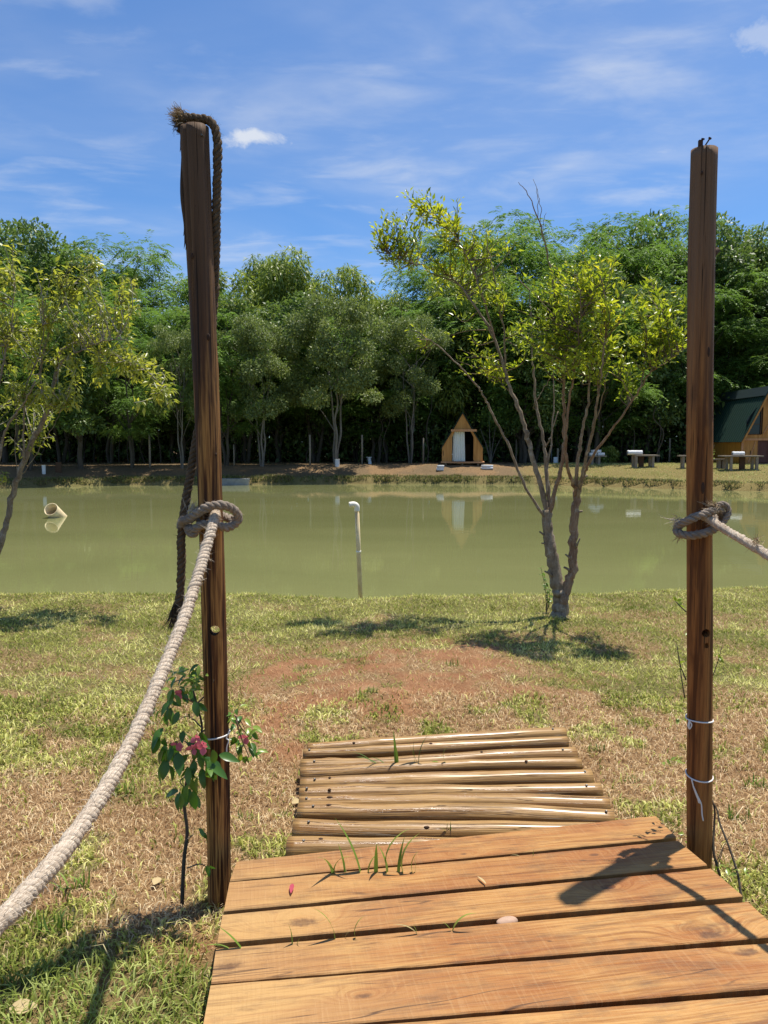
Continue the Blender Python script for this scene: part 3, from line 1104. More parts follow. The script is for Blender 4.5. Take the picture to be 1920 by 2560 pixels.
PROTO = {
    'broad': [make_tree('broad', 101, 17000, 'leaf_broad', 'bark_dark'), make_tree('broad', 102, 17000, 'leaf_broad', 'bark_dark')],
    'dull': [make_tree('dull', 111, 21000, 'leaf_dull', 'bark_far'), make_tree('dull', 112, 21000, 'leaf_dull', 'bark_far')],
    'feather': [make_tree('feather', 121, 1900, 'leaf_feather', 'bark_dark'), make_tree('feather', 122, 1900, 'leaf_feather', 'bark_dark'), make_tree('feather', 123, 1900, 'leaf_feather', 'bark_dark')],
    'willow': [make_tree('willow', 131, 15000, 'leaf_light', 'bark_dark'), make_tree('willow', 132, 15000, 'leaf_light', 'bark_dark')],
}
USED = set()
NAMES = {'broad': 'broadleaf_tree', 'dull': 'small_leaved_tree', 'feather': 'feathery_tree', 'willow': 'narrow_leaved_tree'}
KLABEL = {
    'broad': 'dark broad-leaved tree in the wood behind the pond',
    'dull': 'grey-green small-leaved tree in the wood behind the pond',
    'feather': 'tall feathery-leaved tree in the wood behind the pond',
    'willow': 'light green narrow-leaved tree in the wood behind the pond'}


def place_tree(kind, idx, loc, H, rz, width=1.0, label=None, group='trees of the wood behind the pond'):
    p = PROTO[kind][idx]
    s = H / 9.9
    sc = (s * width, s * width, s)
    if p.name not in USED:
        USED.add(p.name)
        p.location = tuple(loc); p.rotation_euler = (0, 0, rz); p.scale = sc
        o = p
        tag(o, label or KLABEL[kind], 'tree', group)
    else:
        o = dup(p, loc, rz, sc, label or KLABEL[kind], group)
        o['category'] = 'tree'
    if label and group is None and 'group' in o: del o['group']
    o['treekind'] = kind
    return o


SKYLINE_X = [-500, 0, 100, 200, 260, 370, 450, 560, 640, 740, 830, 900, 960, 1010, 1080, 1250, 1330, 1400, 1480, 1560, 1630, 1720, 1800, 1870, 1920, 2500]
SKYLINE_Y = [530, 540, 560, 600, 585, 640, 668, 655, 668, 645, 652, 672, 712, 660, 600, 535, 545, 560, 560, 520, 505, 520, 532, 520, 540, 530]


def top_h(X, Y, zg, frac=1.0, dy=0):
    px = 960 + 1920 * X / Y
    yt = np.interp(px, SKYLINE_X, SKYLINE_Y) + dy
    full = CAM_Z + (1110 - yt) / 1920 * Y - zg
    return float(full * frac)


ROWN = ['front row', 'second row', 'third row', 'back row']


def landmark(px):
    for lim, txt in ((20, 'past the left edge'), (130, 'at the far left'), (280, 'over the leaning tree'), (420, 'left of the left post'), (560, 'behind the left post'), (690, 'right of the left post'), (800, 'above the white pail'), (930, 'above the standpipe'), (1070, 'left of the cabin'), (1250, 'above the cabin'), (1400, 'right of the cabin'), (1560, 'behind the multi-stemmed tree'), (1700, 'left of the right post'), (1830, 'behind the right post'), (1930, 'above the chalet')):
        if px < lim: return txt
    return 'past the right edge'


def build_wood():
    rng = np.random.default_rng(77)
    # named front trees, base pixel -> place
    front = [
        ('dull', 0, 455, 1171, 8.8, .9, .62, 'slender pale-trunked tree just left of the left rope post, beyond the pond'),
        ('dull', 1, 654, 1166, 8.6, 2.1, .82, 'small-leaved tree on twin pale stems, right of the concrete block'),
        ('dull', 0, 840, 1161, 10.6, 4.0, .86, 'tall small-leaved tree with several pale stems behind the white pail'),
        ('dull', 1, 1026, 1159, 9.4, .4, .72, 'small-leaved tree with one pale trunk, left of the little cabin'),
    ]
    front += [
        ('feather', 0, 330, 1168, 7.6, 1.0, .92, 'low feathery tree drooping to the ground, left of the slender pale trunk'),
        ('broad', 0, 205, 1172, 9.0, 2.0, .95, 'dark broad-leaved tree behind the leaning tree on the left'),
        ('feather', 1, 70, 1176, 9.4, 3.0, 1.0, 'feathery tree at the far left of the pond bank'),
        ('feather', 2, 565, 1163, 9.0, 5.0, .85, 'feathery tree behind the concrete block'),
        ('feather', 1, 1300, 1156, 9.6, .5, .9, 'feathery tree right of the little cabin, behind the bare shrub'),
        ('feather', 2, 1560, 1154, 11.0, 1.5, .9, 'feathery tree behind the picnic table with the long white roll'),
    ]
    for kind, i, px, py, H, rz, w, lab in front:
        b = ground_at(px, py)
        o = place_tree(kind, i, (b[0], b[1], b[2] - .05), H, rz, w, lab, None)
    for k, px in enumerate((440, 500, 600, 700, 780, 890, 960, 1060, 1180, 1330, 1440)):
        Y = 51.6 + .7 * (k % 3); X = (px - 960) / 1920 * Y
        kind = ('feather', 'broad', 'willow')[k % 3]
        place_tree(kind, k % 2, (X, Y, .45), top_h(X, Y, .55, .80) * (1 - .07 * (k % 2)), k * 1.3, 1.12, KLABEL[kind].replace(' in the wood behind the pond', '') + ', filling between front and second row, ' + landmark(px))
    rows = [(49.8, 4.4, .72, 1.0), (53.5, 4.2, .88, .9), (58, 4.5, 1.0, .85), (63.5, 5.0, 1.0, .9)]
    for ri, (Y0, step, frac, _) in enumerate(rows):
        x = -Y0 * .62 + rng.uniform(0, 2)
        while x < Y0 * .64:
            X = x + rng.uniform(-.9, .9); Y = Y0 + rng.uniform(-1.3, 1.3)
            x += step * rng.uniform(.85, 1.15)
            px = 960 + 1920 * X / Y
            if ri == 0 and (px > 1650):      # the chalet stands here
                Y += 4.0
            if ri == 1 and px > 1650: Y += 2.5
            if ri == 0 and 1080 < px < 1240: continue
            u = rng.uniform()
            if px < 130: kind = 'broad' if u < .5 else 'feather'
            elif px < 420: kind = 'feather' if u < .55 else 'broad'
            elif px < 1000:
                kind = 'willow' if (ri >= 2 and u < .75) else ('feather' if u < .55 else 'broad')
            else: kind = 'feather' if u < .72 else 'broad'
            zg = .55
            H = top_h(X, Y, zg, frac, rng.uniform(-14, 34)) * (rng.uniform(.80, 1.02) if ri < 2 else rng.uniform(.95, 1.03))
            idx = int(rng.integers(len(PROTO[kind])))
            w = rng.uniform(.80, 1.05) * (10.5 / H) ** .35 * 1.15
            if px < -260 or px > 2180:
                continue
            lab = KLABEL[kind].replace(' in the wood behind the pond', '') + ', ' + ROWN[ri] + ' of the wood, ' + landmark(px)
            place_tree(kind, idx, (X, Y, zg - .1), H, rng.uniform(0, 6.28), w, lab)
    for k, lst in PROTO.items():
        for p in lst:
            if p.name not in USED:
                for c in list(p.children): bpy.data.objects.remove(c)
                bpy.data.objects.remove(p)
    # rename by kind
    for o in list(C.objects):
        if o.parent is None and o.get('category') == 'tree' and o.name.startswith('tree'):
            o.name = NAMES[o['treekind']]
            del o['treekind']
    rng = np.random.default_rng(79)
    n = 26000
    X = rng.uniform(-50, 52, n); Y = rng.uniform(64, 74, n)
    Z = .4 + 7.5 * rng.uniform(0, 1, n)
    D = unit(rng.normal(size=(n, 3)) + np.array([0, 0, -.3])); Nn = unit(rng.normal(size=(n, 3)) + np.array([0, -.5, .3]))
    Ln = rng.uniform(.6, 1.2, n)
    V, Fq = leaf_quads(np.stack([X, Y, Z], 1), D, Nn, Ln, Ln * .6)
    o = np_mesh('undergrowth', V, Fq, M['leaf_broad'], var=np.repeat(np.clip(rng.normal(.35, .2, n), 0, 1), 4))
    tag(o, 'dense leafy depth of the wood far behind the front trunks', 'undergrowth', None, 'stuff')
    # low branches and saplings reaching down at the wood's edge, and the dark undergrowth
    rng = np.random.default_rng(78)
    n = 52000
    X = rng.uniform(-36, 38, n); Y = rng.uniform(50.5, 62, n)
    hmax = 1.2 + 5.2 * fbm(X * .35, Y * .35, 81, 3)
    Z = .45 + hmax * rng.uniform(0, 1, n) ** .8
    P = np.stack([X, Y, Z], 1)
    D = unit(rng.normal(size=(n, 3)) + np.array([0, 0, -.3]))
    Nn = unit(rng.normal(size=(n, 3)) * .6 + np.array([0, 0, 1.]))
    Ln = rng.uniform(.2, .5, n)
    V, Fq = leaf_quads(P, D, Nn, Ln, Ln * .5)
    o = np_mesh('undergrowth', V, Fq, M['leaf_broad'], var=np.repeat(np.clip(rng.normal(.4, .2, n), 0, 1), 4))
    tag(o, 'dark leafy undergrowth between the trunks of the wood', 'undergrowth', None, 'stuff')
    # thin dim trunks that show against the dark
    for k in range(30):
        X = rng.uniform(-26, 26); Y = rng.uniform(48.8, 51.5)
        px = 960 + 1920 * X / Y
        if 1080 < px < 1230 or px > 1700: continue
        h = rng.uniform(2.6, 4.6)
        mb = MB()
        path = [np.array([X, Y, .35])]
        for q in range(1, 6):
            path.append(np.array([X + rng.normal() * .10 + (q / 5) * rng.normal() * .15, Y + rng.normal() * .08, .4 + h * q / 5]))
        mb.tube(spline(path, 3), np.linspace(.05, .028, 16), 6)
        t = thing('sapling', 'thin sapling trunk at the dark edge of the wood, ' + landmark(px), 'sapling', (X, Y, .4), 'saplings at the edge of the wood')
        build('trunk', mb, M['bark_dark'], t, smooth=True)
        m = 90
        cc = path[-1]
        P = cc + rng.normal(size=(m, 3)) * np.array([.5, .5, .45])
        D = unit(rng.normal(size=(m, 3)) + np.array([0, 0, -.4])); Nn = unit(rng.normal(size=(m, 3)) * .5 + np.array([0, 0, 1.]))
        Ln = rng.uniform(.12, .3, m)
        V, Fq = leaf_quads(P, D, Nn, Ln, Ln * .5)
        np_mesh('crown', V, Fq, M['leaf_broad'], t, origin=(X, Y, .4), var=np.repeat(np.clip(rng.normal(.45, .2, m), 0, 1), 4))


build_wood()


def small_leaf_bush(name, label, cat, c, r, n, mat, seed, Ls=(.1, .22), stems=5, group=None, bark='bark_far'):
    rng = np.random.default_rng(seed)
    t = thing(name, label, cat, c, group)
    c = np.array(c)
    mb = MB()
    for k in range(stems):
        e = c + np.array([rng.normal() * r[0] * .55, rng.normal() * r[1] * .55, r[2] * rng.uniform(1.2, 1.9)])
        m = (c + e) / 2 + rng.normal(size=3) * .06 + np.array([0, 0, .1])
        mb.tube(spline([c - [0, 0, .05], m, e], 5), np.linspace(.03, .008, 11), 5)
    build('stem', mb, M[bark], t, smooth=True)
    d = rand_dir(rng, n)
    P = c + np.array([0, 0, r[2] * 1.05]) + d * np.array(r) * (rng.uniform(.1, 1, n) ** .4)[:, None]
    D = unit(d * .7 + rng.normal(size=(n, 3)) * .6); Nn = unit(rng.normal(size=(n, 3)) * .5 + np.array([0, 0, 1.]))
    Ln = rng.uniform(*Ls, n)
    V, Fq = leaf_quads(P, D, Nn, Ln, Ln * .5)
    np_mesh('foliage', V, Fq, M[mat], t, origin=c, var=np.repeat(np.clip(rng.normal(.6, .2, n), 0, 1), 4))
    return t


# ------------------------------------------------------------------ the little A-frame cabin
def build_cabin():
    b = ground_at(1156, 1163)
    b = np.array([b[0], 44.8, float(height(b[0], 44.8))])
    t = thing('cabin', 'little A-frame wooden cabin with white curtain on the far bank', 'cabin', b)
    x0, y0, z0 = b
    k = 45 / 1920

    def P(x, z, y=0): return (x0 + x, y0 + y, z0 + z)
    fl = .19
    D = 2.1
    hw, wt, ap = 1.18, 1.0, 3.0
    # floor and legs
    build('floor', MB().box(P(.02, fl - .035, D / 2 - .06), (2 * hw + .16, D + .24, .07)), M['cabin_trim'], t)
    for lx in (-.95, 0, .92):
        for ly in (.05, D - .1):
            build('leg', MB().box(P(lx, (fl - .07) / 2 - .08, ly), (.09, .09, fl + .10)), M['grey_wood'], t)
    def panel(name, poly, y, th, mat='cabin_wood'):
        return build(name, MB().prism([P(px, pz, y) for px, pz in poly], (0, th, 0)), M[mat], t)
    panel('front_panel', [(-hw, fl), (-.60, fl), (-.60, 1.60), (-.44, 1.96), (-.585, 1.96), (-hw, wt)], 0, .05)
    panel('front_panel', [(.64, fl), (hw, fl), (hw, wt), (.585, 1.96), (.46, 1.96), (.64, 1.60)], 0, .05)
    panel('gable_panel', [(-.58, 1.97), (.58, 1.97), (0, ap - .02)], 0, .05)
    panel('lintel', [(-.66, 1.93), (.82, 1.93), (.82, 2.06), (-.66, 2.06)], -.14, .135, 'cabin_trim')
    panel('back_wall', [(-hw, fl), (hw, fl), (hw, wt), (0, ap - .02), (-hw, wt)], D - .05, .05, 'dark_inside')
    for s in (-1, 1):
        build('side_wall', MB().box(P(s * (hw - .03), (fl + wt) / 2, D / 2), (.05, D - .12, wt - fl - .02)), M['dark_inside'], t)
        a = (s * (hw + .05), wt - .06); c = (0, ap + .03)
        n = np.array([s * (ap - wt), hw + .1]); n = n / np.linalg.norm(n) * .03
        build('roof_panel', MB().prism([P(a[0], a[1], -.10), P(c[0], c[1], -.10), P(c[0] + (0), c[1] + .04, -.10), P(a[0] + n[0], a[1] + n[1], -.10)], (0, D + .2, 0)), M['green_roof'], t)
    # curtain with folds
    pts = []
    nf = 60
    for i in range(9):
        z = 1.93 - i / 8 * (1.93 - fl - .02)
        row = []
        for j in range(nf + 1):
            u = j / nf
            flare = .5 + .5 * i / 8
            x = -.54 - .03 * i / 8 + u * (.66 + .08 * i / 8)
            y = .12 + .045 * math.sin(u * 32 + .5 * math.sin(i * .7)) * (.6 + .5 * flare) + .02 * math.sin(u * 11 + 1)
            row.append(P(x, z, y))
        pts.append(row)
    build('curtain', MB().grid_surface(pts), M['cloth'], t, smooth=True)
    build('door_knob', MB().box(P(-.58, .62, -.02), (.04, .04, .06)), M['white_paint'], t)
    build('inner_post', MB().box(P(.33, .70, D - .3), (.28, .05, 1.0)), M['plank_dark'], t)
    t.rotation_euler = (0, 0, -math.atan2(x0, y0))


build_cabin()


def rounded_slab(mb, c, s, rz=0, seed=0, puff=.35):
    """soft sack-like block"""
    bm = bmesh.new()
    bmesh.ops.create_cube(bm, size=1)
    bmesh.ops.subdivide_edges(bm, edges=bm.edges[:], cuts=3, use_grid_fill=True)
    rng = random.Random(seed)
    ca, sa = math.cos(rz), math.sin(rz)
    vs = []
    for v in bm.verts:
        p = v.co * 2
        q = Vector([math.copysign(abs(x) ** 1.0, x) for x in p])
        l = q.length
        e = (abs(p.x) ** 4 + abs(p.y) ** 4 + abs(p.z) ** 4) ** .25
        q = q * (1 - puff * (1 - 1 / max(1, l / e)) * 1.1)
        X, Y, Z = q.x * s[0] / 2, q.y * s[1] / 2, q.z * s[2] / 2
        X += rng.uniform(-.01, .01) * s[0]; Z += rng.uniform(-.03, .03) * s[2]
        vs.append((c[0] + X * ca - Y * sa, c[1] + X * sa + Y * ca, c[2] + Z))
    fs = [tuple(v.index for v in f.verts) for f in bm.faces]
    bm.verts.index_update()
    mb.add(vs, fs)
    bm.free()
    return mb


def sack_stack(label, px, py, sizes, seed):
    b = ground_at(px, py)
    b = np.array([b[0], b[1], float(height(b[0], b[1]))])
    t = thing('sack_stack', label, 'sacks', b, 'white sacks beside the cabin')
    z = b[2] - .01
    for i, (w, d, h, dx) in enumerate(sizes):
        mb = rounded_slab(MB(), (b[0] + dx, b[1], z + h / 2), (w, d, h), .1 * i, seed + i)
        build('sack', mb, M['white_paint'], t, smooth=True)
        z += h * .93


sack_stack('small heap of white sacks left of the little cabin', 1100, 1176, [(.42, .35, .16, .0), (.40, .35, .16, .03)], 3)
sack_stack('low pile of flat white sacks right of the little cabin', 1217, 1173, [(.72, .4, .13, 0), (.66, .4, .13, .02)], 8)


# ------------------------------------------------------------------ the chalet on the right
def build_chalet():
    Y0 = 46.0
    fl = at(1852, 1172, Y0)
    gz = float(height(fl[0], Y0)) - .02
    x0 = fl[0]; W = 3.3; D = 6.0
    t = thing('chalet', 'wooden chalet with steep green metal roof behind the picnic tables', 'chalet', (x0 + W / 2, Y0, gz))
    wall_h = at(1852, 1096, Y0)[2] - gz
    apex = at(1914, 972, Y0)[2] - gz
    xa = at(1921, 972, Y0)[0] - x0
    W = 2 * xa

    def P(x, z, y=0): return (x0 + x, Y0 + y, gz + z)
    # front wall in boards, with openings for window and doors
    win = (at(1866, 1088, Y0)[0] - x0, at(1901, 1088, Y0)[0] - x0, at(1880, 1086, Y0)[2] - gz, at(1880, 1018, Y0)[2] - gz)
    dx = at(1893, 1095, Y0)[0] - x0
    dh = at(1893, 1096, Y0)[2] - gz

    def roof_z(x): return wall_h + (apex - wall_h) * (1 - abs(x - xa) / xa)
    bw = .24
    x = 0.0; i = 0
    while x < W - .01:
        x1 = min(W, x + bw)
        xm0, xm1 = x + .004, x1 - .004
        segs = []
        topl, topr = roof_z(xm0) - .06, roof_z(xm1) - .06
        cx = (xm0 + xm1) / 2
        blocked = []
        if win[0] - .1 < cx < win[1] + .02: blocked.append((win[2], win[3]))
        if cx > dx and cx < dx + 1.5: blocked.append((0, dh))
        z = 0.0
        for (b0, b1) in sorted(blocked):
            if b0 > z: segs.append((z, b0))
            z = b1
        segs.append((z, None))
        for (a, b_) in segs:
            if b_ is None:
                if min(topl, topr) <= a + .02: continue
                poly = [P(xm0, a), P(xm1, a), P(xm1, topr), P(xm0, topl)]
            else:
                poly = [P(xm0, a), P(xm1, a), P(xm1, b_), P(xm0, b_)]
            build('board', MB().prism(poly, (0, .05 + .006 * (i % 2), 0)), M['cabin_wood'], t)
        x = x1; i += 1
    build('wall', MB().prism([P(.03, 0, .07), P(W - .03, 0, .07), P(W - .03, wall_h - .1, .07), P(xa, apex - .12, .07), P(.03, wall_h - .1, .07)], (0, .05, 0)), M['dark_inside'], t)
    # left side wall boards
    y = .13; i = 0
    while y < D:
        y1 = min(D, y + .26)
        build('board', MB().box(P(.03 - .006 * (i % 2), (wall_h - .1) / 2, (y + y1) / 2), (.05, y1 - y - .010, wall_h - .1)), M['chalet_side'], t)
        y = y1; i += 1
    build('wall', MB().box(P(W - .03, (wall_h - .1) / 2, D / 2 + .1), (.05, D - .3, wall_h - .1)), M['chalet_side'], t)
    # corner post, braces, trim
    build('corner_post', MB().box(P(.03, wall_h / 2 - .02, -.02), (.12, .05, wall_h - .04)), M['cabin_trim'], t)
    build('beam', MB().box(P(W / 2, wall_h - .06, -.035), (W - .2, .05, .12)), M['cabin_trim'], t)
    a = P(.42, .12, -.028); b2 = P(dx - .10, wall_h - .2, -.028)
    build('brace', MB().tube([a, b2], .035, 4), M['cabin_trim'], t)
    a = P(win[1] + .15, wall_h + .25, -.028); b2 = P(win[1] + .55, wall_h + 1.0, -.028)
    build('brace', MB().tube([a, b2], .035, 4), M['cabin_trim'], t)
    # window
    w = build('window', MB().prism([P(win[0], win[2], .03), P(win[1], win[2], .03), P(win[1], win[3], .03), P(win[1] - .26, win[3], .03), P(win[0], win[3] - .75, .03)], (0, .03, 0)), M['glass'], t)
    fm = MB()
    fm.box(P(win[1], (win[2] + win[3]) / 2, .0), (.05, .06, win[3] - win[2]))
    fm.box(P((win[0] + win[1]) / 2, win[2], .0), (win[1] - win[0] + .05, .06, .05))
    fm.box(P((win[0] + win[1]) / 2, (win[2] + win[3]) / 2 - .2, .01), (win[1] - win[0] - .04, .04, .03))
    build('frame', fm, M['plank_dark'], w)
    # louvred doors
    for j in range(2):
        xa0 = dx + .05 + j * .72
        dr = build('door', MB().box(P(xa0 + .34, dh / 2, .045), (.68, .03, dh - .04)), M['plank_dark'], t)
        fm = MB()
        for sx in (.04, .64): fm.box(P(xa0 + sx, dh / 2, .012), (.08, .035, dh - .06))
        fm.box(P(xa0 + .34, .06, .012), (.52, .035, .1)); fm.box(P(xa0 + .34, dh - .09, .012), (.52, .035, .1))
        build('frame', fm, M['door_wood'], dr)
        ns = 17
        for s in range(ns):
            z = .14 + (dh - .32) * (s + .5) / ns
            build('slat', MB().prism([P(xa0 + .08, z - .035, .012), P(xa0 + .08, z + .03, .03), P(xa0 + .08, z + .04, .03), P(xa0 + .08, z - .025, .005)], (.52, 0, 0)), M['door_wood'], dr)
    # roof: ribbed metal sheets
    for s in (-1, 1):
        ex, ez = xa + s * (xa + .16), wall_h - .22
        mb = MB()
        nrm = np.array([s * (apex - wall_h), xa]); nrm /= np.linalg.norm(nrm)
        pts = []
        nn = 66
        for i in range(2):
            f = i
            row = []
            for j in range(nn + 1):
                yy = -.28 + (D + .5) * j / nn
                rib = .028 if j % 3 == 0 else 0.0
                px_ = ex + (xa - ex) * f; pz_ = ez + (apex + .05 - ez) * f
                row.append(P(px_ + nrm[0] * rib, pz_ + nrm[1] * rib, yy))
            pts.append(row)
        mb.grid_surface(pts)
        low = [[(p[0] - nrm[0] * .03, p[1], p[2] - nrm[1] * .03) for p in r] for r in pts]
        mb.grid_surface(low[::-1])
        # close the rim towards the viewer
        mb.add([pts[0][0], pts[1][0], low[1][0], low[0][0]], [(0, 1, 2, 3)])
        build('roof_sheet', mb, M['green_roof'], t)
    rc = MB()
    rc.prism([P(xa - .30, apex - .42, -.3), P(xa, apex + .12, -.3), P(xa + .30, apex - .42, -.3), P(xa + .33, apex - .40, -.3), P(xa, apex + .17, -.3), P(xa - .33, apex - .40, -.3)], (0, D + .55, 0))
    build('ridge_cap', rc, M['ridge_metal'], t)
    for s in (-1, 1):
        e = (xa + s * (xa + .12), wall_h - .25)
        build('barge_board', MB().prism([P(e[0], e[1], -.24), P(xa, apex - .05, -.24), P(xa, apex - .25, -.24), P(e[0] - s * .1, e[1] - .02, -.24)], (0, .035, 0)), M['cabin_wood'], t)


build_chalet()


# ------------------------------------------------------------------ picnic tables, rolls, lamp
def ground_pt(px, py):
    b = ground_at(px, py)
    return np.array([b[0], b[1], float(height(b[0], b[1]))])


def trestle(name, label, cat, px0, px1, py_top, legs, py_g, group, Y=None, depth=.75, mid=None):
    b = ground_pt((px0 + px1) / 2, py_g)
    Y = b[1]
    t = thing(name, label, cat, b, group)
    xl = at(px0, py_top, Y)[0]; xr = at(px1, py_top, Y)[0]
    zt = at(px0, py_top, Y)[2]
    rng = random.Random(int(px0))
    nb = 4
    for j in range(nb):
        yy = Y - depth / 2 + depth * (j + .5) / nb
        build('plank', MB().box(((xl + xr) / 2 + rng.uniform(-.03, .03), yy, zt - .035 + rng.uniform(-.006, .006)), (xr - xl, depth / nb - .012, .07)), M['grey_wood'], t, bevel=.008)
    for lx in legs:
        x = at(lx, py_top, Y)[0]
        wide = .28 if lx == mid else .13
        for s in (-1, 1):
            if lx == mid and s > 0: continue
            yy = Y + s * (depth / 2 - .12) if lx != mid else Y + .05
            zg = float(height(x, yy)) - .06
            build('leg', MB().box((x, yy, (zt - .07 + zg) / 2), (wide, .13, zt - .07 - zg)), M['plank_dark' if lx == mid else 'grey_wood'], t, bevel=.008)
    return b, Y, zt


def roll(label, px0, px1, pyc, Y, r, seed, zt=None, mat='white_paint'):
    a = at(px0, pyc, Y); c = at(px1, pyc, Y)
    if zt is not None: a[2] = c[2] = zt + r * .96
    t = thing('rolled_mat', label, 'rolled mat', ((a[0] + c[0]) / 2, Y, a[2] - r), 'rolled white mats on the picnic tables')
    mb = MB()
    n = 14
    path = [a + (c - a) * i / n for i in range(n + 1)]
    rng = random.Random(seed)
    mb.tube(path, [r * (.93 + .10 * rng.random()) for _ in path], 14)
    build('roll', mb, M[mat], t, smooth=True)
    for e in (a, c):
        sp = []
        for i in range(46):
            an = i * .42; rr = r * .12 + r * .8 * i / 46
            sp.append((e[0] + (-.006 if e is a else .006), e[1] + rr * math.cos(an), e[2] + rr * math.sin(an)))
        build('spiral_edge', MB().tube(sp, .008, 4), M['grey_metal'], t)


b, Y, zt = trestle('picnic_table', 'grey plank picnic table with thick centre leg before the chalet door', 'picnic table', 1801, 1903, 1138.5, [1823, 1857, 1887], 1174, 'picnic tables on the far lawn', mid=1857)
roll('white rolled mat on the picnic table before the chalet', 1831, 1860, 1134, Y, .105, 1, zt)
trestle('bench', 'low grey bench just right of the right rope post, beside the picnic table', 'bench', 1779, 1813, 1147, [1797, 1807], 1171, 'benches on the far lawn', depth=.4)
b, Y, zt = trestle('picnic_table', 'grey plank picnic table holding a long white roll, between the tree and right post', 'picnic table', 1586, 1644, 1137, [1586 + 1, 1604, 1629], 1167, 'picnic tables on the far lawn', mid=1604)
roll('long white rolled mat on the picnic table between the tree and the right post', 1569, 1605, 1133, Y, .13, 2, zt)
trestle('bench', 'grey bench partly hidden behind the right rope post on the far lawn', 'bench', 1696, 1752, 1138, [1707, 1742], 1170, 'benches on the far lawn', depth=.4)
b, Y, zt = trestle('picnic_table', 'small grey table with white folded mats behind the multi-stemmed tree', 'picnic table', 1468, 1512, 1139, [1478, 1495], 1161, 'picnic tables on the far lawn')
for i, (px, w, dz, lab) in enumerate(((1482, .42, 0, 'white folded mat on the left of the table behind the multi-stemmed tree'), (1501, .44, 0, 'white folded mat on the right of the table behind the multi-stemmed tree'), (1490, .5, .17, 'white folded mat lying on top of two others behind the multi-stemmed tree'))):
    c = at(px, 1130, Y)
    mb = rounded_slab(MB(), (c[0], Y, zt + .09 + dz), (w, .5, .17), .15 * (i - 1), 30 + i)
    o = build('folded_mat', mb, M['white_paint'], None, origin=(c[0], Y, zt + dz), smooth=True)
    tag(o, lab, 'folded mat', 'white folded mats')
c = ground_pt(1530, 1158)
small_leaf_bush('shrub', 'bright leafy shrub behind the white folded mats', 'shrub', c + np.array([0, .8, 0]), (.62, .5, .5), 900, 'leaf_light', 51)
c = ground_pt(1787, 1166)
small_leaf_bush('shrub', 'sparse low shrub at the chalet corner beside the right rope post', 'shrub', c + np.array([0, .9, 0]), (.28, .3, .62), 170, 'leaf_light', 52)

# lamp post with box
b = ground_pt(1378, 1157)
t = thing('lamp_post', 'grey lamp post with square flood lamp behind the multi-stemmed tree', 'lamp post', b)
top = at(1378, 1036, b[1])
build('pole', MB().tube([b - [0, 0, .1], b + [0, 0, 1.2], [b[0], b[1], top[2]]], .035, 8), M['grey_metal'], t, smooth=True)
lh = build('lamp_head', MB().box((top[0] + .08, b[1] - .06, top[2] + .14), (.34, .12, .30)), M['grey_metal'], t, bevel=.02)
build('lens', MB().box((top[0] + .08, b[1] - .125, top[2] + .14), (.26, .02, .22)), M['white_paint'], lh)
build('bracket', MB().box((top[0], b[1] - .03, top[2] - .03), (.06, .08, .12)), M['grey_metal'], t)
c = ground_pt(1386, 1158)
o = build('utility_box', MB().box((c[0], c[1] - .25, c[2] + .19), (.25, .22, .42)), M['white_paint'], None, origin=c, bevel=.02)
tag(o, 'small white box at the foot of the lamp post', 'box')
c = ground_pt(1393, 1158)
o = build('short_post', MB().box((c[0], c[1] - .1, c[2] + .45), (.11, .11, 1.0)), M['grey_wood'], None, origin=c, bevel=.012)
tag(o, 'short square wooden post beside the white box under the lamp', 'post')


def can(label, px, py, w, h, name='pail', lid=False, tilt=0.0):
    b = ground_pt(px, py)
    t = thing(name, label, 'pail' if name == 'pail' else 'pipe stub', b)
    p0 = b - [0, 0, .03]; p1 = b + [tilt, 0, h]
    build('body', MB().tube([p0, (p0 + p1) / 2, p1], [w * .47, w * .49, w * .5], 16), M['white_paint'], t, smooth=False)
    if lid:
        build('lid', MB().tube([p1, p1 + [0, 0, .05]], w * .8, 16), M['white_paint'], t)
    else:
        build('rim', MB().tube([p1 - [0, 0, .03], p1 + [0, 0, .004]], w * .53, 16), M['pvc_white'], t)


can('white pail at the foot of the multi-stemmed pale tree', 843, 1166, .27, .42)
can('white pipe stub with flat cap, right of the pale tree', 925, 1160, .22, .38, 'capped_pipe', True, -.06)
can('white pail on the far left bank', 110, 1185, .19, .45)
b = ground_pt(143, 1182)
o = build('leaning_board', MB().prism([b + [-.17, .1, -.05], b + [.17, .1, -.05], b + [.15, .2, .55], b + [-.15, .2, .55]], (0, .05, 0)), M['plank_dark'], None, origin=b)
tag(o, 'dark board leaning upright on the far left bank', 'board')

for px, py, h, lab in ((375, 1168, 1.9, 'grey fence post under the trees left of the slender pale trunk'), (585, 1164, 1.2, 'thin pale stake right of the left rope post at the edge of the wood'), (775, 1162, 1.75, 'grey fence post between the two pale-stemmed trees'), (905, 1160, 1.75, 'grey fence post beside the capped pipe stub'), (1290, 1156, 1.5, 'grey fence post right of the little cabin'), (1673, 1156, 1.6, 'grey fence post just left of the right rope post'), (1058, 1159, 1.6, 'grey fence post just left of the little cabin')):
    b = ground_pt(px, py)
    r = .035 if h < 1.3 else .06
    o = build('fence_post', MB().tube([b - [0, 0, .2], b + [.01, 0, h * .5], b + [0, 0, h]], [r, r * .97, r * .93], 8), M['grey_wood'], None, origin=b, smooth=True)
    tag(o, lab, 'fence post')

